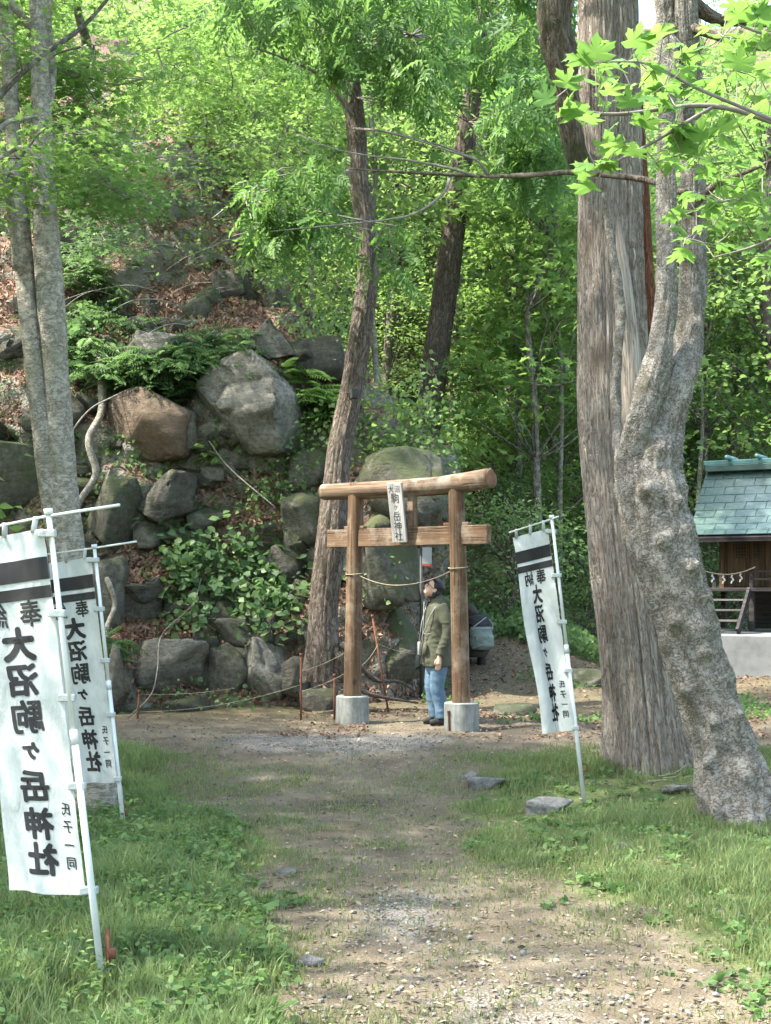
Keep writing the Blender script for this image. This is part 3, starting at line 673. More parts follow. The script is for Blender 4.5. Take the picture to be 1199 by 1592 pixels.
# big cedar
def cedx(TH, SS, RR): return -.10 * RR * np.exp(-((TH - 4.9) / .35) ** 2) * sm(3.0, 4.5, SS)
b = P(1005, 1215, 13.8); b[2] = float(gz(b[0], b[1])); d0 = 13.8
t = thing('cedar_tree', 'huge straight cedar trunk with grey stringy bark behind the knobby tree', 'tree', b)
trunk(t, [(1012, 1222, 158, d0), (1006, 1160, 132, d0), (1000, 1080, 120, d0), (988, 960, 116, d0), (976, 850, 116, d0), (966, 740, 116, d0), (958, 640, 114, d0), (955, 500, 108, d0), (951, 350, 100, d0), (947, 180, 94, d0), (945, 0, 90, d0), (943, -200, 80, d0), (940, -700, 50, d0)],
      240, M['bark_cedar'], 15, .6, .055, 34, flare=.3, extra=cedx, step=.06)
trunk(t, [(1012, 640, 30, 13.75), (1006, 520, 34, 13.7), (1000, 400, 30, 13.7), (995, 280, 26, 13.75), (990, 150, 18, 13.8)], 24, M['redwood'], 3, 1.2, .08, 40, name='split_wood', down=0, step=.06)
trunk(t, [(985, 730, 24, 13.44), (984, 640, 34, 13.45), (978, 540, 34, 13.48), (969, 440, 26, 13.5), (962, 360, 14, 13.53), (957, 300, 6, 13.56)], 24, M['deadwood'], 4, .6, .04, 41, name='bare_wood', down=0, step=.06)
trunk(t, [(900, 262, 30, 13.6), (893, 225, 34, 13.5), (880, 140, 40, 13.3), (870, 70, 46, 13.2), (866, -10, 50, 13.1), (872, -120, 40, 13.2), (885, -400, 26, 13.4)], 30, M['bark_ridge'], 3, 2.5, .07, 44, lump=.28, name='limb', down=0, step=.04)
high_crown(t, P(945, -620, 13.6), (2.4, 2.2, 1.7), 40, 85, T_SIMPLE, .12, M['leaf_droop'], P(943, -400, 13.8), M['bark_cedar'], above)

# knobby tree in front of the cedar
BUR = [(4.5, 1.2, .35, .05), (4.9, 1.75, .4, .055), (4.2, 2.05, .35, .05), (5.2, 2.45, .4, .06), (4.6, .35, .35, .07), (3.9, 1.5, .35, .05), (4.3, 3.1, .45, .06), (5.1, 2.95, .45, .06), (4.7, 3.4, .3, .05), (4.5, 2.7, .4, .05), (5.5, 2.2, .35, .05), (4.0, .9, .35, .06), (5.3, 1.2, .35, .06), (3.3, 4.2, .4, .07), (4.9, 4.6, .4, .06), (4.4, 5.2, .35, .05), (4.5, 1.05, .17, .10), (5.0, 1.95, .20, .09), (4.2, 2.3, .16, .07), (5.3, 2.75, .22, .08), (4.4, 3.05, .28, .10), (5.3, 3.1, .28, .11), (3.6, 1.9, .24, .08), (4.9, .75, .2, .10), (5.6, 1.5, .2, .1), (4.7, 1.5, .12, .06), (3.4, 2.6, .2, .08), (4.1, .5, .25, .12)]
def burls(TH, SS, RR):
    o = 0 * TH
    for th, s, a, w in BUR: o = o + a * RR * np.exp(-(((TH - th) * RR) ** 2 + (SS - s) ** 2) / (w * w))
    return o
d0 = 11.6; b = P(1148, 1290, d0); b[2] = float(gz(b[0], b[1]))
t = thing('knobby_tree', 'leaning knobby tree with white blotched bark and forked stems', 'tree', b); t_knob = t
trunk(t, [(1152, 1290, 136, d0), (1140, 1220, 112, d0), (1118, 1140, 96, d0), (1092, 1060, 92, d0), (1068, 980, 92, d0), (1048, 900, 96, d0), (1034, 840, 94, d0), (1024, 780, 92, d0 + .05), (1018, 720, 94, d0 + .1), (1028, 660, 80, d0 + .15), (1048, 600, 66, d0 + .15), (1070, 530, 46, d0 + .3), (1078, 440, 42, d0 + .35), (1078, 340, 40, d0 + .35), (1076, 230, 38, d0 + .35), (1072, 120, 36, d0 + .3), (1066, 0, 36, d0 + .2), (1064, -200, 28, d0 + .3), (1050, -600, 14, d0 + .4)],
      128, M['bark_knob'], 4.5, 1.3, .09, 54, flare=.4, lump=.14, extra=burls, step=.035, wsc=.92)
trunk(t, [(1018, 900, 50, d0 + .1), (1004, 840, 58, d0 + .1), (992, 780, 60, d0 + .1), (988, 720, 56, d0 + .1), (997, 660, 48, d0), (1012, 600, 44, d0 - .05), (1026, 550, 42, d0 - .05), (1034, 470, 32, d0), (1037, 380, 29, d0), (1036, 280, 27, d0 + .05), (1038, 160, 26, d0 + .1), (1036, 40, 30, d0 + .3), (1034, -150, 22, d0 + .3)],
      48, M['bark_knob'], 4, 2, .09, 57, lump=.24, name='stem', down=0, step=.035)
trunk(t, [(972, 745, 26, 12.3), (962, 700, 17, 12.9), (957, 640, 15, 13.15), (960, 560, 14, 13.22), (964, 480, 15, 13.25), (958, 420, 13, 13.25), (946, 350, 10, 13.3), (938, 300, 6, 13.3)], 14, M['bark_knob'], 2, 5, .08, 58, lump=.3, name='root', down=0, step=.04)
trunk(t, [(978, 740, 24, 12.1), (990, 670, 16, 12.4), (998, 620, 12, 12.6), (1006, 560, 8, 12.6)], 12, M['bark_knob'], 2, 5, .08, 59, lump=.3, name='root', down=0, step=.04)
for q, r0 in (([(1066, 300, 11.8), (1000, 279, 12.4), (900, 268, 12.6), (840, 271, 12.7), (760, 274, 12.8), (680, 270, 12.9), (600, 266, 13), (540, 262, 13.1)], .032), ([(1070, 330, 11.8), (1110, 290, 11.6), (1160, 268, 11.4), (1240, 230, 11.2)], .035),
              ([(1070, 40, 11.8), (1110, 55, 11.6), (1160, 72, 11.5), (1230, 80, 11.4)], .045), ([(1070, 0, 11.8), (1110, 28, 11.9), (1150, 34, 11.9), (1230, 40, 12)], .07),
              ([(760, 274, 12.8), (742, 250, 12.7), (700, 235, 12.6), (640, 215, 12.6), (580, 200, 12.5)], .014), ([(700, 275, 12.9), (690, 300, 12.8), (650, 330, 12.8), (600, 342, 12.8), (500, 352, 12.8), (420, 360, 12.7)], .016), ([(745, 275, 12.8), (700, 262, 12.7), (640, 250, 12.6), (560, 240, 12.5), (500, 225, 12.4), (440, 190, 12.3)], .013)):
    limb(t, [P(*w) for w in q], np.linspace(r0, r0 * .25, len(q)), M['bark_ridge'] if r0 > .02 else M['twig'], 7)
high_crown(t, P(1120, -480, 11.2), (2.2, 2.0, 1.6), 36, 85, T_SIMPLE, .12, M['leaf_maple'], P(1066, -250, 11.9), M['bark_knob'], above)

# hanging foliage of the leaning tree and the straight tree
def px_clusters(boxes):
    out = []
    for x0, x1, y0, y1, n, d0_, d1_ in boxes:
        for _ in range(n): out.append(P(R.uniform(x0, x1), R.uniform(y0, y1), R.uniform(d0_, d1_)))
    return np.array(out)
def hanging(root, boxes, m, size=.34, per=8, limbs_to=None):
    cc = px_clusters(boxes); n = len(cc) * per; c = np.repeat(cc, per, 0)
    d = rdir(n); d[:, 2] = -np.abs(d[:, 2]) - .35
    V, T, r = scatter(t_pinnate(4, .075, .42, .12, ang=.85), c + R.normal(size=(n, 3)) * .12, d, rup(n, .8), size * R.uniform(.75, 1.2, n), np.clip(np.repeat(R.uniform(.1, .9, len(cc)), per) + R.normal(size=n) * .15, 0, 1))
    crown_mesh(root, V, T, r, m)
    mb = MB()
    for p in cc[::2]:
        k = np.argmin([abs(p[2] - q[2]) + .3 * abs(p[0] - q[0]) for q in limbs_to]); a = limbs_to[k]
        if np.linalg.norm(a - p) < 3.5: twigs(mb, sub(root, a), sub(root, p), .014, sag=.1)
    if mb.n: mb.build('twigs', M['twig'], root)['kind'] = 'stuff'
lt = [P(545, 150, 18.9), P(534, 60, 19), P(528, -60, 19.1), P(400, 72, 17.9), P(640, 55, 18.2), P(560, 250, 18.8), P(380, 305, 17.6), P(520, -200, 19.2)]
hanging(t_lean, [(480, 700, -80, 110, 84, 16.8, 20.5), (395, 530, 255, 350, 24, 16.8, 18.2), (330, 520, -60, 40, 30, 16.5, 19), (585, 660, 60, 150, 12, 17, 19), (400, 470, 330, 390, 6, 17, 18), (580, 640, 330, 420, 5, 17, 18)], M['leaf_droop'], limbs_to=lt)
lt = [P(742, 100, 28), P(752, 0, 28), P(728, 190, 28), P(765, -150, 28)]
hanging(t_str, [(680, 890, -80, 110, 96, 25, 30), (765, 880, 100, 290, 44, 24, 28), (640, 700, 90, 160, 8, 25, 28)], M['leaf_droop'], .48, 9, lt)

# ------------------------------------------------------------------ layered maples on the left
def layered(root, discs, per, tpl, size, m, limb_from, rtw=.012, th=.07):
    V = []; mb = MB(); cs = []; n = 0; limb_from = list(catmull(np.array(limb_from), .25)) if len(limb_from) > 1 else limb_from
    allp = []; alld = []; tn = []
    nodes = list(limb_from)
    discs = sorted(discs, key=lambda q: min(np.linalg.norm(q[0] - z) for z in limb_from))
    for c, rad in discs:
        k = int(per * rad * rad / .36); a = R.uniform(0, 2 * PI, k); q = np.sqrt(R.uniform(0, 1, k)) * rad
        tilt = R.normal(size=2) * .12
        off = np.stack([np.cos(a) * q, np.sin(a) * q, np.zeros(k)], -1); off[:, 2] = off[:, :2] @ tilt - .18 * q * q / rad + R.normal(size=k) * th
        allp.append(c + off); dd = off * [1, 1, 0] + rdir(k) * rad * .5; dd[:, 2] = -.12 * rad; alld.append(dd); tn.append(np.clip(R.uniform(.25, .8) + R.normal(size=k) * .15, 0, 1))
        a_ = nodes[int(np.argmin([np.linalg.norm(c - q2) for q2 in nodes]))]; nodes.append(c)
        twigs(mb, sub(root, a_), sub(root, c), rtw, sag=.06)
        for z in range(4):
            an = R.uniform(0, 6.28); twigs(mb, sub(root, c), sub(root, c + np.array([math.cos(an), math.sin(an), -.1]) * rad * .8), rtw * .4, sag=.05)
    p = np.concatenate(allp); k = len(p)
    V, T, r = scatter(tpl, p, np.concatenate(alld), rup(k, .35), size * R.uniform(.7, 1.25, k), np.concatenate(tn))
    crown_mesh(root, V, T, r, m); mb.build('twigs', M['twig'], root)['kind'] = 'stuff'
def discs(boxes, r0, r1):
    out = []
    for x0, x1, y0, y1, n, d0_, d1_ in boxes:
        for _ in range(n): out.append((P(R.uniform(x0, x1), R.uniform(y0, y1), R.uniform(d0_, d1_)), R.uniform(r0, r1)))
    return out
b = G(-150, 11.0); t = thing('layered_maple', 'light green layered maple reaching across the pale twin trunks', 'tree', b)
tp = [(-150, 1300, 11), (-140, 900, 11), (-110, 500, 11), (-60, 260, 11.1), (-10, 160, 11.3), (60, 90, 11.6), (130, 40, 12), (200, -40, 12.4)]
pts = np.array([P(*q) for q in tp]); pts[0][2] = b[2] - .2
mb = MB(); mb.tube(sub(t, pts), [.13, .11, .08, .05, .032, .025, .018, .010], 16, True, .08, trunk_disp(2, 2, .05, 3)); mb.build('trunk', M['bark_bg'], t)
lf = [P(-60, 260, 11.1), P(-10, 160, 11.3), P(60, 90, 11.6), P(130, 40, 12), P(200, -40, 12.4), P(-110, 420, 11)]
for q in ([(-60, 300, 11.1), (0, 200, 11), (60, 180, 11.2)], [(-80, 380, 11), (-10, 260, 10.8), (40, 230, 10.7), (70, 280, 10.6)]):
    limb(t, [P(*w) for w in q], np.linspace(.03, .01, len(q)), M['twig'])
layered(t, discs([(-40, 140, 90, 200, 13, 12.2, 14), (60, 260, 70, 130, 13, 12.2, 14.5), (-40, 120, 220, 330, 9, 12.2, 14), (-30, 120, 120, 320, 7, 10.6, 11.5), (100, 240, 170, 300, 14, 12, 14.5), (-60, 40, -40, 90, 10, 11, 13.5), (110, 220, 290, 335, 4, 12, 14)], .28, .55), 200, T_STAR, .058, M['leaf_maple'], lf)
# hill maples
def hill_tree(name, label, px, py, path, boxes, r0, r1, per, size, m, tpl=T_STAR5, rb=.07, group=None):
    b = on_hill(px, py); t = thing(name, label, 'tree', b, group=group)
    pts = np.vstack([[b - [0, -.1, .3]], [b]] + [[P(*q)] for q in path]); mb = MB()
    mb.tube(sub(t, pts), np.linspace(rb, rb * .25, len(pts)), 12, True, .12, trunk_disp(2, 2, .06, px)); mb.build('trunk', M['bark_bg'], t)
    layered(t, discs(boxes, r0, r1), per, tpl, size, m, [pts[k] for k in range(2, len(pts))], .014); return t
hill_tree('hill_maple', 'yellow green maple on the hilltop with spreading top branches', 290, 230, [(285, 150, 26), (300, 60, 25.5), (330, -20, 25), (350, -120, 25)],
          [(230, 510, 50, 150, 40, 20, 27), (240, 460, -60, 70, 34, 20, 27), (180, 330, 120, 210, 22, 22, 27), (380, 530, 100, 230, 24, 22, 28)], .35, .75, 105, .095, M['leaf_maple'], rb=.1)
hill_tree('hill_maple', 'dull green maple low on the hill edge left of the leaning tree', 400, 380, [(410, 330, 23.5), (430, 260, 23.2), (450, 190, 23)],
          [(300, 530, 160, 280, 32, 20, 27), (400, 530, 250, 400, 18, 21.5, 26)], .35, .65, 80, .09, M['leaf_bg'], rb=.06)
hill_tree('hill_sapling', 'bushy sapling on the leaf strewn hill beside the pale trunks', 170, 330, [(180, 290, 24), (200, 230, 24), (215, 180, 24)],
          [(110, 330, 190, 330, 30, 20, 25), (90, 200, 320, 410, 14, 19.5, 22.5)], .3, .55, 90, .085, M['leaf_shrub'], rb=.05)
hill_tree('hill_sapling', 'dark branching tree above the pale twin trunks', 110, 280, [(125, 130, 22), (135, 70, 21.5), (120, 10, 21), (125, -80, 21)],
          [(60, 260, -90, -5, 26, 19, 24), (-30, 100, -60, 90, 22, 18, 24)], .4, .7, 90, .10, M['leaf_maple'], rb=.14)

# feathery pinnate shrubs on the overhanging rock
def feather(label, boxes, size, m, per=10, name='feathery_shrub', lift=.25):
    cc = []
    for x0, x1, y0, y1, n in boxes:
        for _ in range(n): cc.append(on_hill(R.uniform(x0, x1), R.uniform(y0, y1), R.uniform(.1, .55)))
    cc = np.array(cc); b = cc.mean(0); b[2] = cc[:, 2].min() - .2; b[1] += .6
    t = thing(name, label, 'shrub', b); n = len(cc) * per; c = np.repeat(cc, per, 0)
    a = R.uniform(0, 2 * PI, n); d = np.stack([np.cos(a), np.sin(a) - .25, R.uniform(-.35, .25, n)], -1)
    V, T, r = scatter(t_pinnate(9, .045, .30, .22, ang=1.15), c + R.normal(size=(n, 3)) * .05, d, rup(n, .35), size * R.uniform(.7, 1.2, n), np.clip(np.repeat(R.uniform(.2, .8, len(cc)), per) + R.normal(size=n) * .12, 0, 1))
    crown_mesh(t, V, T, r, m, 'foliage'); mb = MB()
    for p in cc: twigs(mb, sub(t, b + (p - b) * .25), sub(t, p), .012, sag=.08)
    mb.build('stem', M['twig'], t)
feather('feathery leaved shrub spilling over the largest overhanging rock', [(285, 400, 520, 585, 20), (220, 310, 555, 630, 16)], .42, M['leaf_shrub'])
feather('feathery leaved shrub beside the pale twin trunks above the orange stained rock', [(100, 230, 500, 600, 24), (180, 260, 560, 620, 10)], .40, M['leaf_shrub'])
feather('feathery leaved shrub high on the hill against the pale trunks', [(95, 190, 400, 500, 16)], .36, M['leaf_shrub'])
feather('bright fern clump at the hill edge beside the leaning tree', [(455, 500, 570, 620, 7), (500, 530, 600, 650, 4)], .42, M['leaf_maple'], 9, 'fern_clump')
feather('dark fern hanging above the widest pale boulder', [(180, 215, 985, 1010, 4)], .3, M['leaf_shrub'], 9, 'fern_clump')
feather('small fern tuft below the overhanging rock', [(305, 335, 700, 715, 2)], .24, M['leaf_maple'], 8, 'fern_clump')

# broad leaved shrubs
def broad(label, boxes, size, m, per=26, name='broadleaf_shrub', tpl=T_ROUND, spread=.15):
    cc = []
    for x0, x1, y0, y1, n in boxes:
        for _ in range(n): cc.append(on_hill(R.uniform(x0, x1), R.uniform(y0, y1), R.uniform(.05, .4)))
    cc = np.array(cc); b = cc.mean(0); b[2] = cc[:, 2].min() - .15; b[1] += .4; t = thing(name, label, 'shrub', b)
    n = len(cc) * per; c = np.repeat(cc, per, 0); d = rdir(n); d[:, 2] = d[:, 2] * .4 - .35; d[:, 1] -= .3
    up = rdir(n, .9); up[:, 1] -= .5
    V, T, r = scatter(tpl, c + R.normal(size=(n, 3)) * spread, d, up, size * R.uniform(.6, 1.25, n), np.clip(np.repeat(R.uniform(.15, .85, len(cc)), per) + R.normal(size=n) * .13, 0, 1))
    crown_mesh(t, V, T, r, m, 'foliage'); mb = MB()
    for p in cc[::2]: twigs(mb, sub(t, b + (p - b) * .3), sub(t, p), .008, sag=.1)
    mb.build('stem', M['twig'], t); return t
broad('lush broad leaved bush above the tall pale boulder and slab', [(265, 480, 830, 960, 44), (350, 470, 920, 980, 14)], .125, M['leaf_shrub'])
broad('creeper with small leaves right of the overhanging rock', [(440, 540, 640, 720, 22), (390, 470, 750, 800, 12)], .07, M['leaf_cover'], 30)
broad('creeper leaves hanging by the gate over the mossy rock', [(590, 690, 690, 760, 20), (560, 600, 820, 980, 12)], .07, M['leaf_cover'], 26)
broad('leafy bush on the hill shoulder behind the leaning tree', [(560, 690, 600, 735, 42)], .085, M['leaf_bg'], 30, spread=.24)
broad('low leafy plants at the foot of the pale boulders', [(240, 330, 1080, 1120, 10), (330, 420, 1070, 1110, 10), (190, 240, 1110, 1150, 8)], .07, M['leaf_shrub'], 16)
broad('dark leafy bush high on the hill beside the pale trunks', [(95, 180, 480, 560, 16)], .09, M['leaf_shrub'], 26)
broad('leafy bush on the hill edge above the dark rock', [(440, 560, 420, 540, 26), (380, 450, 400, 440, 8)], .085, M['leaf_bg'], 30, spread=.22)
broad('leafy bush growing along the upper hillside', [(180, 420, 300, 420, 22)], .08, M['leaf_bg'], 24, spread=.2)

# leaf litter on the hill
tri = np.concatenate([HQ[:, [0, 1, 2]], HQ[:, [0, 2, 3]]]); A, B_, C_ = HV[tri[:, 0]], HV[tri[:, 1]], HV[tri[:, 2]]
nr = np.cross(B_ - A, C_ - A); ar = np.linalg.norm(nr, axis=1); nr = nr / (ar[:, None] + 1e-9)
cen = (A + B_ + C_) / 3; wgt = ar * np.clip(nr[:, 2] * 2.0 - .1, 0.03, 1) * (cen[:, 1] < 29) * (cen[:, 0] > -9)
patch = sm(-.15, .25, fbm(cen * .7, 3, 61)); cpx = CXP + F * cen[:, 0] / cen[:, 1]; cpy = HY - F * (cen[:, 2] - CZ) / cen[:, 1]; patch = patch + 3.5 * ((cpx > 300) & (cpx < 440) & (cpy > 735) & (cpy < 860)) + 2.5 * ((cpx > 190) & (cpx < 300) & (cpy > 850) & (cpy < 1000)); wgt = wgt * (.15 + patch); wgt /= wgt.sum()
k = 90000; idx = R.choice(len(tri), k, p=wgt); r1 = np.sqrt(R.uniform(0, 1, k))[:, None]; r2 = R.uniform(0, 1, k)[:, None]
pos = A[idx] * (1 - r1) + B_[idx] * r1 * (1 - r2) + C_[idx] * r1 * r2 + nr[idx] * .012
d = rdir(k); up = nr[idx] + rdir(k) * .5
V, T, r = scatter(t_simple(.26, .1, .15), pos, d, up, .085 * R.uniform(.6, 1.4, k), np.clip(R.normal(.6, .25, k), 0, 1))
o = mk('leaf_litter', V, T, M['litter'], None, True, r); o['kind'] = 'stuff'; o['label'] = 'brown fallen leaves covering the hillside'
# moss and small green leaves over the hill
wg2 = ar * (cen[:, 1] < 29) * (cen[:, 0] > -9) * sm(.12, .4, fbm(cen * .55 + 7, 3, 66)); wg2 /= wg2.sum()
k = 9000; idx = R.choice(len(tri), k, p=wg2); r1 = np.sqrt(R.uniform(0, 1, k))[:, None]; r2 = R.uniform(0, 1, k)[:, None]
pos = A[idx] * (1 - r1) + B_[idx] * r1 * (1 - r2) + C_[idx] * r1 * r2 + nr[idx] * R.uniform(.02, .14, (k, 1))
V, T, r = scatter(T_ROUND, pos, rdir(k, -.3), nr[idx] + rdir(k) * .7 + [0, 0, .5], .065 * R.uniform(.6, 1.4, k), np.clip(R.normal(.4, .22, k), 0, 1))
o = mk('hill_greenery', V, T, M['leaf_cover'], None, True, r); o['kind'] = 'stuff'; o['label'] = 'small green leaves creeping over the rocky hillside'

# dead twigs on the hill, roots, creepers
def stick(name, label, pts, r0, m, cat='branch', group=None, r1=.3):
    b = pts[0]; mb = MB(); mb.tube(np.array(pts) - b, np.linspace(r0, r0 * r1, len(pts)), 6, True, .08, trunk_disp(1.5, 4, .12, 3))
    o = mb.build(name, m); o.location = b; tag(o, label, cat, group); return o
for k in range(34):
    a = (R.uniform(190, 440), R.uniform(330, 520)); p0 = on_hill(a[0], a[1], .0); L = R.uniform(.7, 1.9); an = R.uniform(2.2, 5.6)
    v = np.array([math.cos(an) * .8, -R.uniform(.2, .7), math.sin(an) * .35 - .1]); pts = [p0]
    for j in range(1, 5): pts.append(p0 + v * L * j / 4 + [0, 0, .35 * L * (j / 4) - .55 * L * (j / 4) ** 2] + R.normal(size=3) * .03)
    stick('dead_branch', 'thin bare grey twig arching over the upper hillside', pts, R.uniform(.006, .014), M['twig_pale'], 'branch', 'dead twigs on the upper hillside')
stick('creeping_root', 'long pale curving root hanging between brown boulder and orange rock', [on_hill(160, 560, .3), on_hill(165, 640, .35), on_hill(150, 690, .4), on_hill(158, 740, .35), on_hill(130, 790, .35), on_hill(120, 840, .2)], .06, M['bark_pale'], 'root', r1=.8)
stick('creeping_root', 'thin pale root running down from the rock beside banners', [on_hill(165, 880, .4), on_hill(185, 905, .45), on_hill(190, 940, .45), on_hill(178, 975, .4), on_hill(185, 1000, .3)], .04, M['bark_pale'], 'root', r1=.7)
stick('bent_vine', 'thin vine arching over the orange stained rock', [on_hill(112, 715, .5), on_hill(130, 680, .6), on_hill(155, 645, .7), on_hill(190, 625, .7), on_hill(230, 600, .5)], .014, M['twig_pale'], 'vine', r1=.6)
stick('bent_vine', 'thin vine looping down the front of the widest pale boulder', [on_hill(318, 900, .4), on_hill(305, 940, .45), on_hill(262, 985, .6), P(245, 1040, 18.2), P(235, 1080, 18.1), P(200, 1115, 18.0)], .008, M['twig'], 'vine', r1=.8)
stick('bent_vine', 'straight thin stick leaning below the overhanging rock', [on_hill(330, 690, .3), on_hill(360, 730, .3), on_hill(430, 790, .3)], .01, M['twig_pale'], 'stick', r1=.8)
for k, (q, r0, lab) in enumerate((([(525, 1015, 17.9), (560, 1055, 17.9), (600, 1070, 17.9), (650, 1078, 18.2)], .04, 'thick surface root running through the gate opening'), ([(530, 1000, 18), (580, 1040, 18.1), (620, 1045, 18.4), (645, 1060, 18.6)], .04, 'surface root behind the orange stake'))):
    pts = [P(*w) for w in q]
    for p in pts[1:]: p[2] = max(float(gz(p[0], p[1])) + .01, p[2] - .12)
    stick('surface_root', lab, pts, r0, M['bark_ridge'], 'root')

# ------------------------------------------------------------------ background wood
def make_bg_tree(name, h, rt, crown_r, z0, nclump, per, size, tpl, m, bark, seed, lab):
    t = thing(name, lab, 'tree', (0, 0, 0), group='trees of the wood on the slope behind'); rs = np.random.default_rng(seed)
    pts = [np.array([0, 0, -.4])]; x = y = 0
    for j in range(1, 7): x += rs.normal() * .14; y += rs.normal() * .14; pts.append(np.array([x, y, h * j / 6]))
    mb = MB(); mb.tube(pts, np.linspace(rt, rt * .25, 7), 12, True, .3, trunk_disp(2.5, 1.2, .07, seed, .3)); mb.build('trunk', bark, t)
    cc = []; mb = MB()
    for k in range(nclump):
        zz = z0 + (h * 1.02 - z0) * rs.uniform(0, 1); rr = crown_r * math.sqrt(rs.uniform(.05, 1)) * (1 - .35 * abs((zz - z0) / (h - z0) - .4)); a = rs.uniform(0, 6.28)
        c = np.array([math.cos(a) * rr, math.sin(a) * rr, zz]); cc.append(c)
        i = max(0, min(5, int((zz - .6) / h * 6))); twigs(mb, pts[i], c, .02)
    mb.build('limbs', bark, t)
    V, T, r = clump_leaves(cc, per, .38, tpl, size, .38, -.2, .45); crown_mesh(t, V, T, r, m); return t
M['bark_pole'] = barkmat('bark_pole', (.09, .08, .06), (.20, .18, .14), (.31, .29, .235), 18, 8, .012, (.34, .34, .28), None, lth=.55)
proto = [make_bg_tree('woodland_tree', 9.5, .16, 2.3, 2.2, 46, 95, .13, T_SIMPLE, M['leaf_bg'], M['bark_bg'], 1, 'slender woodland tree with loose light green crown on the slope'),
         make_bg_tree('woodland_tree', 11.0, .20, 2.8, 3.2, 56, 95, .13, T_ROUND, M['leaf_bg'], M['bark_ridge'], 2, 'taller dark barked woodland tree with wide green crown on the slope'),
         make_bg_tree('woodland_tree', 8.0, .09, 1.9, 1.6, 40, 80, .15, T_STAR5, M['leaf_maple'], M['bark_bg'], 3, 'thin woodland maple with bright layered crown on the slope'),
         make_bg_tree('young_tree', 4.2, .045, 1.3, .7, 30, 80, .10, T_STAR5, M['leaf_bg'], M['bark_bg'], 4, 'young tree with layered leaves in the undergrowth on the slope'),
         make_bg_tree('understory_bush', 2.0, .03, 1.0, .2, 26, 75, .09, T_SIMPLE, M['leaf_cover'], M['bark_bg'], 5, 'low leafy bush in the undergrowth on the slope'),
         make_bg_tree('understory_bush', 1.3, .02, .8, .1, 22, 70, .10, T_ROUND, M['leaf_bg'], M['bark_bg'], 6, 'round leaved bush in the undergrowth on the slope')]
proto.append(make_bg_tree('pole_tree', 10.5, .075, 1.6, 5.5, 16, 80, .16, T_ROUND, M['leaf_bg'], M['bark_pole'], 7, 'slim pale high crowned pole tree'))
used = [False] * 7; LB = {}
def inhill(x, y):
    return (x < .9 and y < 22) or (x < -.6 and y < 26) or (x < -2 and y < 36)
def put(j, x, y, sc):
    loc = (x, y, float(gz(x, y)) - .05); rz = R.uniform(0, 6.28)
    where = 'added out of view at the edge of the clearing' if y < 23.4 else 'beside the rocky hill' if x < -1.2 else 'beyond the gate' if x < 2 else 'between gate path and shrine' if x < 5 else 'behind the shrine'
    where += '' if y < 23.4 else ', far up the slope' if y > 42 else ', low on the slope' if y < 31 else ', halfway up the slope'
    if not used[j]: used[j] = True; o = proto[j]; o.location = loc; o.rotation_euler = (0, 0, rz); o.scale = (sc,) * 3; LB[j] = o['label']
    else: o = dup(proto[j], loc, rz, sc)
    o['label'] = LB[j].replace(' on the slope', '').replace(' in the undergrowth', '').replace(' with loose light green crown', '').replace(' with wide green crown', '').replace(' with bright layered crown', '') + ' ' + where
def place(n, kinds, y0, y1, s0, s1, mind):
    got = []; tries = 0
    while len(got) < n and tries < n * 60:
        tries += 1; y = y0 + (y1 - y0) * R.uniform() ** 1.2; x = R.uniform(-.30, .31) * y
        if y < 29.8 and abs(CXP + F * x / y - 685) < 75: continue
        if inhill(x, y) or (x > 4.6 and y < 31) or (y < 27 and x < 2.4): continue
        if any((x - a) ** 2 + (y - b) ** 2 < mind ** 2 for a, b in got): continue
        got.append((x, y)); put(int(R.choice(kinds)), x, y, R.uniform(s0, s1))
for px, d, j, sc in ((840, 34, 1, 1.0), (790, 31, 0, .9), (700, 33, 0, .8), (1190, 33, 1, 1.15), (1135, 36, 0, 1.0), (860, 40, 0, 1.1), (600, 33, 0, .9), (810, 29.5, 2, .8), (735, 36, 1, 1.0), (1100, 40, 0, 1.1), (640, 38, 1, 1.1), (465, 37, 0, 1.0)):
    g = G(px, d); put(j, g[0], g[1], sc)
place(34, [0, 1, 2, 2], 32, 66, .8, 1.3, 2.8)
place(34, [3, 3, 2], 28, 50, .7, 1.2, 1.6)
place(30, [6], 27, 44, .8, 1.15, 1.5)
place(62, [4, 5, 4], 25.5, 44, .7, 1.4, .9)
for x, y, j, sc in ((-6.4, 13.8, 0, 1.1), (-5.2, 7.3, 0, 1.1), (-5.6, 10.4, 0, 1.05), (-7.5, 8.5, 1, 1.0), (-7, 11, 0, 1.2), (-9, 14, 1, 1.1), (-10, 17.5, 1, 1.2), (-9, 4, 0, 1.1), (6.6, 9, 0, 1.1), (7.5, 13.5, 0, 1.1), (-4, -1.5, 1, 1.1), (5.5, 3.5, 1, 1.0), (8.5, 18, 0, 1.1), (1.5, -5, 0, 1.1)):  # trees added out of view; those on the left shade the clearing
    put(j, x, y, sc)
M['straw'] = leafmat('straw', [(0, (.09, .07, .045)), (.5, (.18, .15, .10)), (1, (.28, .245, .17))], (.2, .15, .1), .1, .8)
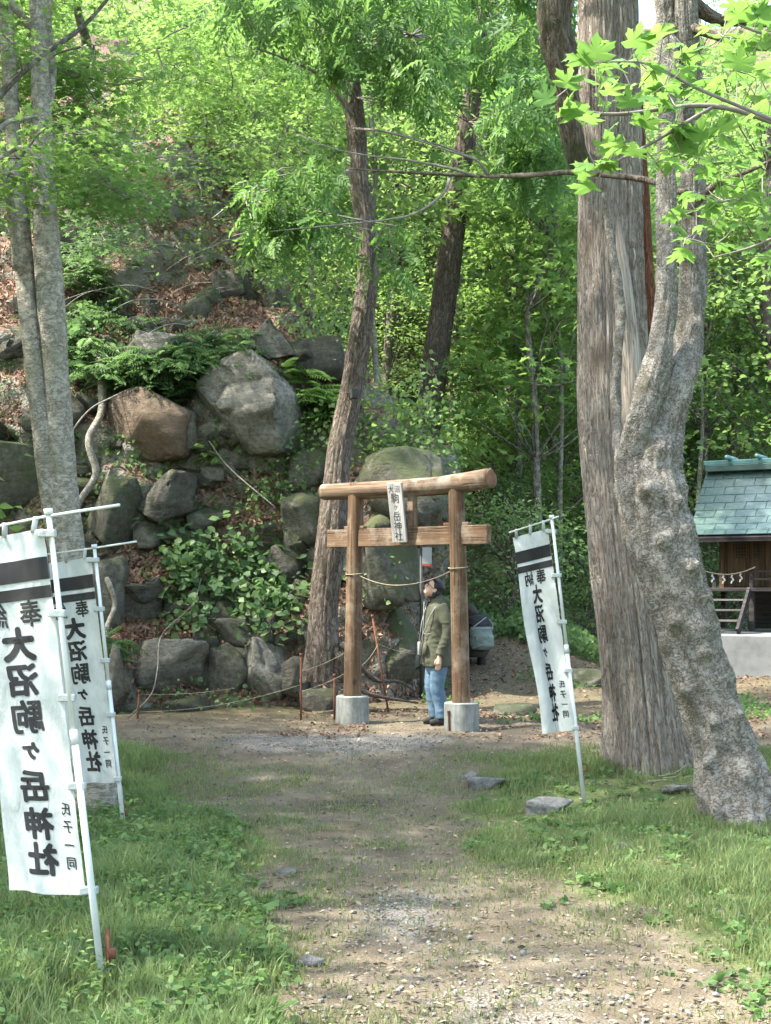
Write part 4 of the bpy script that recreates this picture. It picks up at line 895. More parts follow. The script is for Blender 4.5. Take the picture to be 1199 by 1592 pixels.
# ground cover on the wooded slope
k = 90000; yy = 23.5 + 30 * R.uniform(0, 1, k) ** 1.5; xx = R.uniform(-.29, .30, k) * yy
keep = ~((xx < .5) & (yy < 22)) & ~((xx > 4.3) & (yy < 30)) & ~((xx < 2.6) & (yy < 25.5) & (fbm(np.stack([xx, yy, 0 * xx], -1), 3, 5) < .15)) & (fbm(np.stack([xx * .8, yy * .8, 0 * xx], -1), 3, 15) > -.35)
xx, yy = xx[keep], yy[keep]; k = len(xx); pos = np.stack([xx, yy, gz(xx, yy) + R.uniform(.02, .38, k) ** 1.2], -1)
up = rdir(k, 1.4); up[:, 1] -= .4
V, T, r = scatter(T_ROUND, pos, rdir(k, -.2), up, .085 * R.uniform(.6, 1.4, k), np.clip(.5 + .4 * fbm(pos * .5, 3, 44) + R.normal(size=k) * .15, 0, 1))
o = mk('ground_cover', V, T, M['leaf_cover'], None, True, r); o['kind'] = 'stuff'; o['label'] = 'leafy green ground cover over the wooded slope'
# sparse plants and moss along the path behind the gate
k = 16000; xx = R.uniform(.5, 5.5, k); yy = R.uniform(16.5, 27, k); kp = fbm(np.stack([xx * .9, yy * .9, 0 * xx], -1), 3, 27) + .07 * (yy - 20) > .10; xx, yy = xx[kp], yy[kp]; k = len(xx)
pos = np.stack([xx, yy, gz(xx, yy) + R.uniform(.01, .07, k)], -1)
V, T, r = scatter(T_ROUND, pos, rdir(k, .1), rdir(k, 1.6), .05 * R.uniform(.6, 1.4, k), np.clip(R.normal(.5, .2, k), 0, 1))
o = mk('path_plants', V, T, M['leaf_cover'], None, True, r); o['kind'] = 'stuff'; o['label'] = 'sparse low plants along the path behind the gate'
# cover between cedar and single banner
k = 9000; xx = R.uniform(2.2, 4.6, k); yy = R.uniform(19.5, 26, k); kp = (fbm(np.stack([xx * .8, yy * .8, 0 * xx], -1), 3, 25) + .25 * (yy - 22.5) + .2 * (xx - 3.0) > -.05); xx, yy = xx[kp], yy[kp]; k = len(xx)
pos = np.stack([xx, yy, gz(xx, yy) + R.uniform(.02, .3, k)], -1)
V, T, r = scatter(T_ROUND, pos, rdir(k, -.2), rdir(k, 1.2), .08 * R.uniform(.6, 1.4, k), np.clip(R.normal(.55, .2, k), 0, 1))
o = mk('ground_cover', V, T, M['leaf_cover'], None, True, r); o['kind'] = 'stuff'; o['label'] = 'leafy green ground cover on the bank behind the single banner'

# ------------------------------------------------------------------ grass, weeds, gravel, litter on the clearing
def blades(xx, yy, hgt, wid, tone):
    k = len(xx); b = np.stack([xx, yy, gz(xx, yy)], -1); a = R.uniform(0, 2 * PI, k); s = np.stack([np.cos(a), np.sin(a), 0 * a], -1) * (wid / 2)[:, None]
    ln = rdir(k); ln[:, 2] = 0; ln *= (hgt * R.uniform(.15, .8, k))[:, None]; up = np.stack([0 * a, 0 * a, hgt], -1)
    m = b + up * .55 + ln * .3; tpt = b + up * R.uniform(.8, 1, k)[:, None] + ln
    V = np.stack([b - s, b + s, m + s * .8, m - s * .8, tpt], 1).reshape(-1, 3); o_ = (np.arange(k) * 5)[:, None]
    T = np.concatenate([np.array([[0, 1, 2]]) + o_, np.array([[0, 2, 3]]) + o_, np.array([[3, 2, 4]]) + o_]); return V, T, np.repeat(tone, 5)
k = 400000; yy = 5.2 + 10.6 * R.uniform(0, 1, k) ** 1.15; xx = R.uniform(-.31, .31, k) * yy
L_, R_, M_ = grass_mask(xx, yy); u_ = R.uniform(0, 1, k)
gvm = gravel_mask(xx, yy)
pk = fbm(np.stack([xx * 2.5, yy * 2.5, 0 * xx], -1), 3, 81)
dens = np.clip(L_ * .36 + R_ * .26 * (1 + 1.4 * pk) * (.25 + .9 * sm(-.25, .3, fbm(np.stack([xx * 1.1, yy * .9, 0 * xx + 3], -1), 3, 83))) + M_ * .5 * (1 + pk) * (1 - .8 * gvm), 0, 1); kp = u_ < dens * np.interp(yy, [5, 9, 16], [.62, .85, 1.0])
xx, yy, L_, R_, M_, pk = [q[kp] for q in (xx, yy, L_, R_, M_, pk)]; k = len(xx)
hg = (.025 + .02 * R.uniform(0, 1, k) + L_ * R.uniform(.04, .17, k) * (1 + .5 * pk) + R_ * R.uniform(.01, .07, k) * (1 + pk)); near = np.minimum(np.hypot((xx + 1.31) / .3, (yy - 6.25) / .45), np.hypot((xx - 1.72) / .25, (yy - 12.0) / .5)); hg = hg * np.clip(near, .3, 1); wd = .004 + .003 * R.uniform(0, 1, k) + .002 * L_ + .0003 * yy
tone = np.clip(.22 + .36 * np.maximum(L_, R_ * .7) + R.normal(size=k) * .2 + .12 * pk, 0, 1)
V, T, r = blades(xx, yy, hg, wd, tone); print('grass blades', k)
o = mk('grass', V, T, M['grass'], None, True, r); o['kind'] = 'stuff'; o['label'] = 'grass growing over the clearing'
# broadleaf weeds
k = 9500; yy = 5.3 + 8 * R.uniform(0, 1, k) ** 1.2; xx = R.uniform(-.30, .30, k) * yy; L_, R_, M_ = grass_mask(xx, yy)
kp = R.uniform(0, 1, k) < (L_ * .9 * (.5 + sm(-.2, .3, fbm(np.stack([xx * 1.5, yy * 1.5, 0 * xx], -1), 2, 6))) + R_ * .25); kp = kp & (np.hypot((xx + 1.31) / .3, (yy - 6.2) / .5) > 1); xx, yy, L_ = xx[kp], yy[kp], L_[kp]; k = len(xx)
per = 9; hh = np.repeat(R.uniform(.03, .16, k) * (.4 + .6 * L_), per) * R.uniform(.3, 1.1, k * per); px_ = np.repeat(xx, per) + R.normal(size=k * per) * .025; py_ = np.repeat(yy, per) + R.normal(size=k * per) * .025
pos = np.stack([px_, py_, gz(px_, py_) + hh], -1); d = rdir(k * per); d[:, 2] = R.uniform(-.2, .5, k * per)
V, T, r = scatter(t_round(.34), pos, d, rup(k * per, .5), np.repeat(R.uniform(.025, .065, k), per) * R.uniform(.7, 1.2, k * per), np.clip(np.repeat(R.uniform(.2, .95, k), per) + R.normal(size=k * per) * .1, 0, 1))
o = mk('weeds', V, T, M['leaf_cover'], None, True, r); o['kind'] = 'stuff'; o['label'] = 'low broad leaved weeds mixed into the grass'
# ferns in the grass
def ground_fern(px, py, size, n, lab, m):
    d = 9.0
    for _ in range(40):
        x = (px - CXP) / F * d; d = .6 * d + .4 * (CZ - float(gz(x, d))) * F / (py - HY)
    b = G(px, d); t = thing('fern', lab, 'fern', b)
    for k in range(n):
        a = k / n * 2 * PI + R.uniform(-.3, .3); V, T, r = scatter(t_pinnate(11, .03, .24, .45, ang=1.25), np.zeros((1, 3)), np.array([[math.cos(a), math.sin(a), 1.0]]), np.array([[-math.cos(a), -math.sin(a), 1.2]]), size * R.uniform(.8, 1.1), np.array([R.uniform(.5, .9)]))
        mk('frond', V, T, m, t, True, r)
ground_fern(120, 1480, .26, 7, 'fern growing in the weeds beside the nearest banner pole', M['leaf_maple'])
ground_fern(160, 1268, .30, 7, 'fern at the foot of the pale twin trunk tree', M['leaf_maple'])
ground_fern(245, 1270, .22, 6, 'small fern in grass right of the second banner pole', M['leaf_maple'])
ground_fern(330, 1420, .2, 6, 'small fern among weeds near the path edge', M['leaf_cover'])
# one big leaf plant
b = G(412, 7.9); t = thing('big_leaf_weed', 'weed with large dark round leaf at the path edge', 'plant', b)
V, T, r = scatter(t_round(.45), np.array([[0, 0, .1], [.01, 0, .06], [0, .02, .05]]), np.array([[.5, -.6, .1], [-.6, -.2, .3], [.2, .7, .3]]), np.array([[.3, -.5, .7], [0, 0, 1.], [0, 0, 1.]]), np.array([.13, .09, .08]), np.array([.15, .3, .4])); mk('leaf', V, T, M['leaf_shrub'], t, True, r)
mb = MB(); mb.tube([(0, 0, -.02), (0, 0, .1)], .004, 5); mb.build('stem', M['leaf_shrub'], t)
# gravel
bm = bmesh.new(); bmesh.ops.create_icosphere(bm, subdivisions=1, radius=.5); bm.verts.index_update()
gV = np.array([v.co[:] for v in bm.verts]) * [1, 1, .6]; gT = np.array([[v.index for v in f.verts] for f in bm.faces]); bm.free()
k = 18000; yy = 5.3 + 11.5 * R.uniform(0, 1, k) ** 1.5; xx = R.uniform(-.26, .30, k) * yy; kp = R.uniform(0, 1, k) < gravel_mask(xx, yy) * .8 + .05; xx, yy = xx[kp], yy[kp]; k = len(xx)
V, T, r = scatter((gV, gT), np.stack([xx, yy, gz(xx, yy) + .006], -1), rdir(k, 0, .3), rdir(k, 2), R.uniform(.012, .032, k) ** 1.0 * R.choice([.8, 1, 1.5], k, p=[.5, .4, .1]), np.clip(R.normal(.5, .25, k), 0, 1))
o = mk('gravel', V, T, M['gravel'], None, False, r); o['kind'] = 'stuff'; o['label'] = 'grey gravel strewn over the path'
# fallen leaves and straw on the path
k = 11000; yy = 5.3 + 21 * R.uniform(0, 1, k) ** 1.3; xx = R.uniform(-.29, .30, k) * yy; L_, R_, M_ = grass_mask(xx, yy); kp = (R.uniform(0, 1, k) > L_ * .9) & ~((xx < .3) & (yy > 19.2)); xx, yy = xx[kp], yy[kp]; k = len(xx)
V, T, r = scatter(t_simple(.2, .1, .1), np.stack([xx, yy, gz(xx, yy) + .012], -1), rdir(k, 0, .15), rdir(k, 2.5), .04 * R.uniform(.5, 1.5, k), np.clip(R.normal(.6, .25, k), 0, 1))
o = mk('fallen_leaves', V, T, M['straw'], None, True, r); o['kind'] = 'stuff'; o['label'] = 'small fallen leaves on the path'

k = 14000; yy = R.uniform(15.2, 26, k); xx = R.uniform(-1.2, 7, k); kp = ~((xx < .4) & (yy > 18.6)) & (R.uniform(0, 1, k) < .25 + .9 * sm(-.2, .3, fbm(np.stack([xx * .8, yy * .8, 0 * xx], -1), 3, 92))) & ~((yy < 17.5) & (np.abs(xx - .3) < .5)); xx, yy = xx[kp], yy[kp]; k = len(xx)
V, T, r = scatter(t_simple(.26, .1, .15), np.stack([xx, yy, gz(xx, yy) + .015], -1), rdir(k, 0, .2), rdir(k, 2), .055 * R.uniform(.5, 1.5, k), np.clip(R.normal(.45, .25, k), 0, 1))
o = mk('fallen_leaves', V, T, M['litter'], None, True, r); o['kind'] = 'stuff'; o['label'] = 'brown fallen leaves on the path behind the gate'
# taller weeds standing in the left grass
k = 260; yy = R.uniform(5.6, 12, k); xx = R.uniform(-.28, .02, k) * yy; L_, R_, M_ = grass_mask(xx, yy); kp = L_ > .6; xx, yy = xx[kp], yy[kp]; k = len(xx); per = 16; hh = np.tile(np.linspace(.04, 1, per), k) * np.repeat(R.uniform(.12, .3, k), per)
ln = np.repeat(R.normal(size=(k, 2)) * .12, per, 0) * hh[:, None]; q = np.stack([np.repeat(xx, per) + ln[:, 0], np.repeat(yy, per) + ln[:, 1]], -1); pos = np.column_stack([q, gz(q[:, 0], q[:, 1]) + hh]); d = rdir(k * per); d[:, 2] = .25
V, T, r = scatter(t_simple(.2, .08, .2), pos, d, rup(k * per, .5), np.repeat(R.uniform(.05, .09, k), per) * np.tile(np.linspace(1.1, .5, per), k), np.clip(np.repeat(R.uniform(.4, 1, k), per) + R.normal(size=k * per) * .08, 0, 1))
o = mk('tall_weeds', V, T, M['leaf_cover'], None, True, r); o['kind'] = 'stuff'; o['label'] = 'taller leafy weeds standing in the grass by the banners'

# ------------------------------------------------------------------ foreground maple branch (tree stands right of the frame)
def t_maple():
    half = [(.0, 1.0), (.06, .86), (.11, .80), (.19, .74), (.15, .66), (.17, .52), (.30, .60), (.33, .66), (.42, .64), (.62, .70), (.56, .58), (.60, .48), (.50, .40), (.36, .30), (.50, .27), (.66, .22), (.54, .13), (.40, .05), (.20, .04), (.03, .06)]
    out = half + [(-x, y) for x, y in half[::-1]][:-1] if False else half + [(-x, y) for x, y in half[:0:-1]]
    V = [[0, .28, .03]] + [[x, y, -.16 * (x * x + (y - .3) ** 2)] for x, y in out] + [[-.008, .05, 0], [.008, .05, 0], [0, -.45, -.06]]
    n = len(out); T = [[0, 1 + (k + 1) % n, 1 + k] for k in range(n)] + [[n + 1, n + 3, n + 2]]
    return np.array(V), np.array(T)
TM = t_maple(); b = G(2100, 4.0); t = thing('foreground_maple', 'bright green maple with big lobed leaves overhanging from the right', 'tree', b)
tb = np.array(t.location)
mb = MB(); mb.tube(sub(t, [b - [0, 0, .3], b + [0, 0, 1.5], b + [.05, 0, 3.2], b + [.1, .1, 5.5]]), [.13, .11, .09, .05], 20, True, .08, trunk_disp(3, 1.5, .06, 77, .3)); mb.build('trunk', M['bark_bg'], t)
def fbranch(pts, r0):
    limb(t, pts, np.linspace(r0, r0 * .25, len(pts)), M['twig'], 6, step=.04)
BR = [([(2085, 420, 4.0), (1600, 330, 4.1), (1260, 210, 4.2), (1110, 165, 4.2), (960, 178, 4.15), (890, 170, 4.1)], .014),
      ([(2090, 200, 4.0), (1500, 120, 4.2), (1220, 60, 4.4), (1150, 40, 4.4)], .012),
      ([(1260, 210, 4.2), (1090, 140, 4.1), (1010, 100, 4.05), (925, 96, 4.0)], .007),
      ([(1110, 165, 4.2), (1000, 230, 4.15), (940, 262, 4.1), (925, 295, 4.1)], .006),
      ([(2085, 520, 3.9), (1600, 420, 4.2), (1280, 330, 4.5), (1150, 310, 4.6), (1060, 335, 4.6)], .011),
      ([(1280, 330, 4.5), (1180, 380, 4.7), (1110, 400, 4.7)], .007)]
for q, r0 in BR: fbranch([P(*w) for w in q], r0)
mv = []
for k in range(4):
    V = TM[0].copy(); V[:, 2] += .16 * np.sin(V[:, 0] * (3 + k) + k) * (.5 + V[:, 1] * .4) - .05 * k * V[:, 1] ** 2
    me_o = mk('leaf', V, TM[1], M['leaf_front'], None, True, np.clip(.05 + .22 * k + .35 * np.hypot(V[:, 0], V[:, 1] - .3), 0, 1)); mv.append(me_o.data); bpy.data.objects.remove(me_o)
LV = [(925, 96, 4.0, .088), (905, 105, 4.0, .07), (985, 78, 4.05, .09), (1030, 60, 4.05, .085), (1010, 105, 4.05, .07), (960, 110, 4.02, .075), (1055, 95, 4.1, .08), (880, 140, 4.1, .075), (850, 165, 4.1, .075), (900, 185, 4.1, .085), (875, 180, 4.1, .08), (945, 150, 4.1, .07), (980, 170, 4.12, .07), (1000, 200, 4.15, .07), (1030, 165, 4.15, .07), (955, 240, 4.1, .085), (985, 245, 4.1, .07), (930, 268, 4.1, .07), (922, 300, 4.1, .085), (905, 275, 4.1, .06), (1060, 240, 4.2, .08), (1100, 345, 4.6, .08), (1085, 225, 4.2, .09), (1120, 205, 4.25, .085), (1060, 130, 4.1, .06), (1150, 40, 4.4, .1), (1180, 30, 4.4, .09), (1190, 80, 4.4, .08), (1145, 110, 4.3, .085)]
for k in range(60): LV.append((R.uniform(900, 1100), R.uniform(60, 260), R.uniform(3.95, 4.6), R.uniform(.045, .08)))
for k in range(130):
    a = R.uniform(0, 1); LV.append((R.uniform(1040, 1230), R.uniform(120, 400), R.uniform(4.1, 5.0), R.uniform(.05, .08)))
for k in range(40): LV.append((R.uniform(1110, 1260), R.uniform(-40, 130), R.uniform(4.2, 5.0), R.uniform(.05, .085)))
bpts = np.concatenate([catmull(np.array([P(*w) for w in q]), .04) for q, r0 in BR]); mbt = MB()
for i, (px, py, d, s) in enumerate(LV):
    pl_ = P(px, py, d); nb = bpts[np.argmin(np.linalg.norm(bpts - pl_, axis=1))]; bpts = np.vstack([bpts, pl_])
    if np.linalg.norm(nb - pl_) > .03: twigs(mbt, nb - tb, pl_ - tb, .0022, sag=.08)
mbt.build('twigs', M['twig'], t)['kind'] = 'stuff'
for i, (px, py, d, s) in enumerate(LV):
    o = link('leaf', mv[i % 4], t); p = P(px, py, d)
    yaw = R.uniform(0, 6.28); o.matrix_local = Matrix.Translation(Vector(p - tb)) @ Matrix.Rotation(yaw if i > 28 else PI + R.uniform(-.9, .9), 4, 'Z') @ Matrix.Rotation((R.normal() * .3) + (-.15 if i > 28 else .75), 4, 'X') @ Matrix.Rotation(R.normal() * .3, 4, 'Y') @ Matrix.Diagonal((s, s, s, 1))

# ------------------------------------------------------------------ wooden gate
LP = np.array([-.39, 17.0]); RP = np.array([.86, 16.0]); dv = RP - LP; span = np.linalg.norm(dv); dv /= span; nv = np.array([dv[1], -dv[0]])
zg = float(min(gz(*LP), gz(*RP))); ang = math.atan2(dv[1], dv[0])
t = thing('torii_gate', 'wooden shrine gate of brown logs standing on concrete blocks over the path', 'gate', (LP[0], LP[1], zg), ang)
# local frame: x along the gate, y away from the viewer, z up
def logdisp(seed, amp=.05):
    return lambda TH, SS, RR: amp * RR * fbm(np.stack([np.cos(TH) * 1.5, np.sin(TH) * 1.5, SS * .8], -1), 3, seed) - .03 * RR * np.exp(-((TH - 4.4) / .05) ** 2)
for k, (x0, x1) in enumerate(((-.01, .05), (span, span - .075))):
    mb = MB(); mb.tube([(x0, 0, .30), (x1, 0, 2.88)], [.105, .092], 40, True, .06, logdisp(k + 2)); mb.build('post', M['wood_z'], t)
    mb = MB(); V, Q, T_, uv = tube([(x0, 0, -.25), (x0, 0, -.1), (x0, 0, .0), (x0, 0, .325), (x0, 0, .335)], [.2, .2, .2, .197, .185], 36, True)
    mb.add(V, T_, Q, .5, uv); o = mb.build('base_block', M['concrete'], t, False)
mb = MB(); mb.tube([(-.46, 0, 2.80), (.3, 0, 2.79), (.8, 0, 2.79), (1.4, 0, 2.80), (2.0, 0, 2.85)], [.100, .106, .108, .110, .112], 44, True, .06, logdisp(9)); kas = mb.build('top_log', M['wood_log'], t)
for x, s_, z in ((2.002, 1, 2.85), (-.462, -1, 2.80)):
    mb = MB(); mb.tube([(x - .004 * s_, 0, z), (x + .004 * s_, 0, z)], [.100, .097], 40); mb.build('log_end', M['wood_end'], kas, False)
mb = MB(); mb.box((.80, 0, 2.225), (2.36, .09, .215), bev=.008); mb.build('crossbeam', M['wood_x'], t, False)
mb = MB(); mb.box((.90, .0, 2.53), (.09, .085, .40), bev=.006); mb.build('centre_strut', M['wood_z'], t, False)
for x, sx in ((.15, 1), (-.07, -1), (span - .06 + .13, 1), (span - .06 - .13, -1)):
    mb = MB(); mb.box((x, 0, 2.352), (.09, .07, .035), bev=.005); mb.build('wedge', M['wood_x'], t, False)
# name board
pl = bpy.data.objects.new('name_board', None)
mb = MB(); mb.box((0, 0, 0), (.215, .03, .70), bev=.006); pb = mb.build('name_board', M['wood_grey'], t, False); pb.location = (.80, -.155, 2.50); pb.rotation_euler = (math.radians(9), 0, 0)
bpy.data.objects.remove(pl)
def glyph(ch, bold=0.0):
    c = bpy.data.curves.new('g', 'FONT'); c.body = ch; c.offset = bold; c.resolution_u = 3
    o = bpy.data.objects.new('g', c); C.objects.link(o); bpy.context.view_layer.update()
    me = bpy.data.meshes.new_from_object(o.evaluated_get(bpy.context.evaluated_depsgraph_get()))
    bm = bmesh.new(); bm.from_mesh(me); bmesh.ops.triangulate(bm, faces=bm.faces[:])
    for _ in range(3):
        es = [e for e in bm.edges if e.calc_length() > .16]
        if not es: break
        bmesh.ops.subdivide_edges(bm, edges=es, cuts=1); bmesh.ops.triangulate(bm, faces=bm.faces[:])
    bm.verts.index_update(); V = np.array([v.co[:] for v in bm.verts]); T = np.array([[v.index for v in f.verts] for f in bm.faces])
    bm.free(); bpy.data.objects.remove(o); bpy.data.curves.remove(c); bpy.data.meshes.remove(me)
    return V, T, (V.min(0) + V.max(0)) / 2
GC = {}
def gl(ch, b):
    if (ch, b) not in GC: GC[(ch, b)] = glyph(ch, b)
    return GC[(ch, b)]
mb = MB()
for ch, x, z, s_ in (('大', -.052, .275, .085), ('沼', .04, .275, .085), ('駒', -.005, .17, .125), ('ヶ', .0, .065, .08), ('岳', .0, -.04, .12), ('神', .0, -.155, .12), ('社', .0, -.27, .12)):
    V, T, c = gl(ch, 0); V = V - c; mb.add(np.stack([V[:, 0] * s_ + x, np.full(len(V), -.018), V[:, 1] * s_ + z], -1), T)
mb.build('lettering', M['black_ink'], pb, False)
# rope round the posts
mb = MB(); pts = [(.03 + (span - .1) * u + .03, -.08 * (1 - abs(2 * u - 1)) - .02, 1.80 - .17 * 4 * u * (1 - u) + .06 * u) for u in np.linspace(0, 1, 17)]
mb.tube(pts, .004, 6)
for cx, z in ((.03, 1.80), (span - .05, 1.86)):
    mb.tube([(cx + .108 * math.cos(a), .108 * math.sin(a), z + .012 * math.sin(a)) for a in np.linspace(0, 2 * PI, 25)], .006, 6)
r_ = mb.build('rope', M['rope']); r_.location = t.location; r_.rotation_euler = t.rotation_euler; tag(r_, 'thin pale rope sagging between the two gate posts', 'rope')
b = G(699, 15.85); mb = MB(); mb.tube([(0, 0, -.05), (-.012, .0, .21)], .012, 7); mb.tube([(-.012, 0, .21), (-.012, 0, .225)], .018, 7); o = mb.build('iron_peg', M['rust'], smooth=False); o.location = b; tag(o, 'short rusty peg leaning on the right concrete gate block', 'peg')

# ------------------------------------------------------------------ banners
def banner(lab, pole, bar, cloth, stake, rp, seed, uvx, fold, tsc=1.0, ring=False):
    """pole: (px,py,d) bottom, top. cloth: callable (u from pole to free edge, v down)-> world. """
    pb_, pt_ = P(*pole[0]), P(*pole[1]); g0 = pb_.copy(); g0[2] = float(gz(g0[0], g0[1]))
    t = thing('nobori_banner', lab, 'banner', g0)
    mb = MB(); mb.tube(sub(t, [pb_, pb_ * .45 + pt_ * .55]), [rp, rp], 14, True); mb.tube(sub(t, [pb_ * .46 + pt_ * .54, pt_]), [rp * .78, rp * .78], 14); mb.tube(sub(t, [pb_ * .47 + pt_ * .53, pb_ * .44 + pt_ * .56]), [rp * 1.15] * 2, 14)
    mb.tube(sub(t, [pt_, pt_ + (pt_ - pb_) * .012]), [rp * 1.25] * 2, 12); mb.build('pole', M['pole'], t)
    mb = MB(); mb.tube(sub(t, [P(*q) for q in bar]), [rp * .42] * len(bar), 8); mb.build('cross_bar', M['pole'], t)
    s0 = np.array([g0[0] + stake, g0[1] + .02, g0[2]]); mb = MB(); mb.tube(sub(t, [s0 - [0, 0, .1], s0 + [-.012, 0, .28]]), .012, 8)
    if ring:
        c = s0 + [-.012, -.01, .33]; mb.tube(sub(t, [c + .035 * np.array([math.cos(a), 0, math.sin(a)]) for a in np.linspace(0, 2 * PI, 20)]), .007, 6)
    else: mb.box(sub(t, s0 + [.012, 0, .17]), (.03, .03, .05))
    mb.build('ground_stake', M['rust'], t)
    nu, nv_ = 40, 90; u, v = np.meshgrid(np.linspace(0, 1, nu), np.linspace(0, 1, nv_)); Vc = cloth(u, v).reshape(-1, 3)
    ii = np.arange(nv_ - 1)[:, None] * nu; jj = np.arange(nu - 1)[None]
    cl = mk('cloth', sub(t, Vc), np.stack([ii + jj, ii + jj + 1, ii + nu + jj + 1, ii + nu + jj], -1).reshape(-1, 4), M['cloth'], t)
    def nrm(u, v):
        e = .01; a = cloth(np.clip(u + e, 0, 1), v) - cloth(np.clip(u - e, 0, 1), v); b_ = cloth(u, np.clip(v + e, 0, 1)) - cloth(u, np.clip(v - e, 0, 1))
        n = np.cross(a, b_); return n / (np.linalg.norm(n, axis=-1)[..., None] + 1e-9)
    def decal(name, u, v, Fq):
        p = cloth(u, v); n = nrm(u, v) * .0035; k = len(u); o = mk(name, sub(t, np.concatenate([p + n, p - n])), [np.concatenate([q, q[:, ::-1] + k]) for q in Fq], M['black_print'], cl, True); return o
    for v0, v1 in ((.075, .135), (.152, .185)):
        a, b2 = 40, 5; u, v = np.meshgrid(np.linspace(0.0, 1, a), np.linspace(v0, v1, b2)); i2 = np.arange(b2 - 1)[:, None] * a; j2 = np.arange(a - 1)[None]
        decal('stripe', u.ravel(), v.ravel(), [np.stack([i2 + j2, i2 + j2 + 1, i2 + a + j2 + 1, i2 + a + j2], -1).reshape(-1, 4)])
    # mirrored characters: seen from the back of the banner
    W_, H_ = .60, 1.80; chars = [('奉', .30, .222, .14, .024), ('納', .74, .222, .14, .02)]
    for k, ch in enumerate('大沼駒ヶ岳神社'): chars.append((ch, .50, [.305, .405, .507, .602, .70, .805, .905][k], [.20, .195, .205, .13, .195, .195, .195][k], {'大': .07, '駒': .032, '神': .045, '社': .055, '岳': .045, '沼': .05, 'ヶ': .06}[ch]))
    for k, ch in enumerate('氏子一同'): chars.append((ch, .14, .765 + .05 * k, .068, .02))
    for ch, uc, vc, sz, bold in chars:
        V, T, c = gl(ch, 0.0); V = V - c
        if bold > 0:
            sh = [(0, 0)] + [(bold * .8 * math.cos(a), bold * .8 * math.sin(a)) for a in np.linspace(0, 2 * PI, 8, endpoint=False)]
            T = np.concatenate([T + len(V) * q for q in range(len(sh))]); V = np.concatenate([V + np.array([a, b3, 0]) for a, b3 in sh])
        uu = uc + V[:, 0] * sz / W_ * 1.22; vv = vc - V[:, 1] * sz / H_ * (.86 if bold > .03 else 1.0); decal('character', np.clip(uu, 0, 1), np.clip(vv, 0, 1), [T])
    # tabs
    for vv in (.012, .23, .46, .70, .985):
        e = cloth(np.array([.0, .035]), np.array([vv, vv])); ax = pt_ + (pb_ - pt_) * ((pt_[2] - e[0][2]) / (pt_[2] - pb_[2])); mb = MB()
        c = sub(t, (e[1] + ax) / 2); L = abs(ax[0] - e[1][0]) + rp * 2.2; mb.box(c + [rp * .4, 0, 0], (L, rp * 2.6, .035), bev=.004); mb.build('tie_tab', M['cloth'], t, False)
    bars = np.array([P(*q) for q in bar])
    for uu in (.12, .5, .9):
        e = cloth(np.array([uu]), np.array([0.0]))[0]; zb = np.interp(e[0], np.sort(bars[:, 0]), bars[np.argsort(bars[:, 0]), 2]); yb = np.interp(e[0], np.sort(bars[:, 0]), bars[np.argsort(bars[:, 0]), 1])
        mb = MB(); mb.tube(sub(t, [e + [0, 0, -.01], (e[0], yb, zb), (e[0], yb, zb + rp * .6)]), [.014, .014, .012], 8); mb.build('loop', M['cloth'], t)
    return t
def cloth_fn(top_r, top_l, bot_r, bot_l, fold, prof=None, dprof=None, seed=0):
    tr, tl, br, bl = [np.array(q, float) for q in (top_r, top_l, bot_r, bot_l)]      # px,py,d
    def f(u, v):
        u = np.asarray(u, float); v = np.asarray(v, float); uu = prof(u, v) if prof else u
        q = (tr * (1 - uu[..., None]) + tl * uu[..., None]) * (1 - v[..., None]) + (br * (1 - uu[..., None]) + bl * uu[..., None]) * v[..., None]
        d = q[..., 2] + (dprof(u, v) if dprof else 0)
        w = fbm(np.stack([u * 2.2, v * 3.5, 0 * u + seed], -1), 3, seed); w2 = fbm(np.stack([u * 9 + v * 2, v * 16, 0 * u + seed], -1), 3, seed + 3) * (.35 + .9 * np.exp(-v / .08) + .6 * np.exp(-(1 - v) / .06) + .4 * np.exp(-u / .12)); d = d + fold * w + .010 * w2 + fold * .8 * np.sin(u * 7 + v * 5 + seed) * (.3 + v * .4)
        q0 = q[..., 0] + 2.0 * np.sin(v * 9 + seed) * u
        return np.stack([(q0 - CXP) / F * q[..., 2], d, CZ + (HY - q[..., 1]) / F * q[..., 2]], -1)
    return f
banner('tallest white banner with mirrored black characters, standing in the weeds', [(163, 1560, 6.6), (76, 800, 6.6)], [(186, 785, 6.45), (76, 802, 6.6), (-70, 832, 6.95)],
       cloth_fn((70, 822, 6.6), (-52, 843, 6.95), (133, 1393, 6.6), (16, 1384, 6.98), .035, seed=3), .02, .017, 3, None, None)
banner('white banner with mirrored black characters in front of the pale twin trunks', [(196, 1320, 10.9), (147, 852, 10.9)], [(212, 842, 10.7), (147, 852, 10.9), (60, 864, 11.3)],
       cloth_fn((142, 866, 10.9), (62, 878, 11.3), (184, 1215, 10.9), (118, 1218, 11.3), .04, seed=5), -.02, .018, 5, None, None)
banner('single white banner twisted by the wind beside the cedar trunk', [(909, 1252, 12.2), (858, 806, 12.2)], [(868, 803, 12.1), (858, 807, 12.2), (792, 828, 12.5)],
       cloth_fn((852, 822, 12.2), (796, 836, 12.5), (894, 1136, 12.2), (844, 1141, 12.4), .02, prof=lambda u, v: (u + .075 * np.sin(2 * PI * u) * sm(0, .25, v)), dprof=lambda u, v: .12 * np.sin(PI * u) ** 2 * sm(0, .3, v), seed=7), .0, .018, 7, None, None, ring=True)

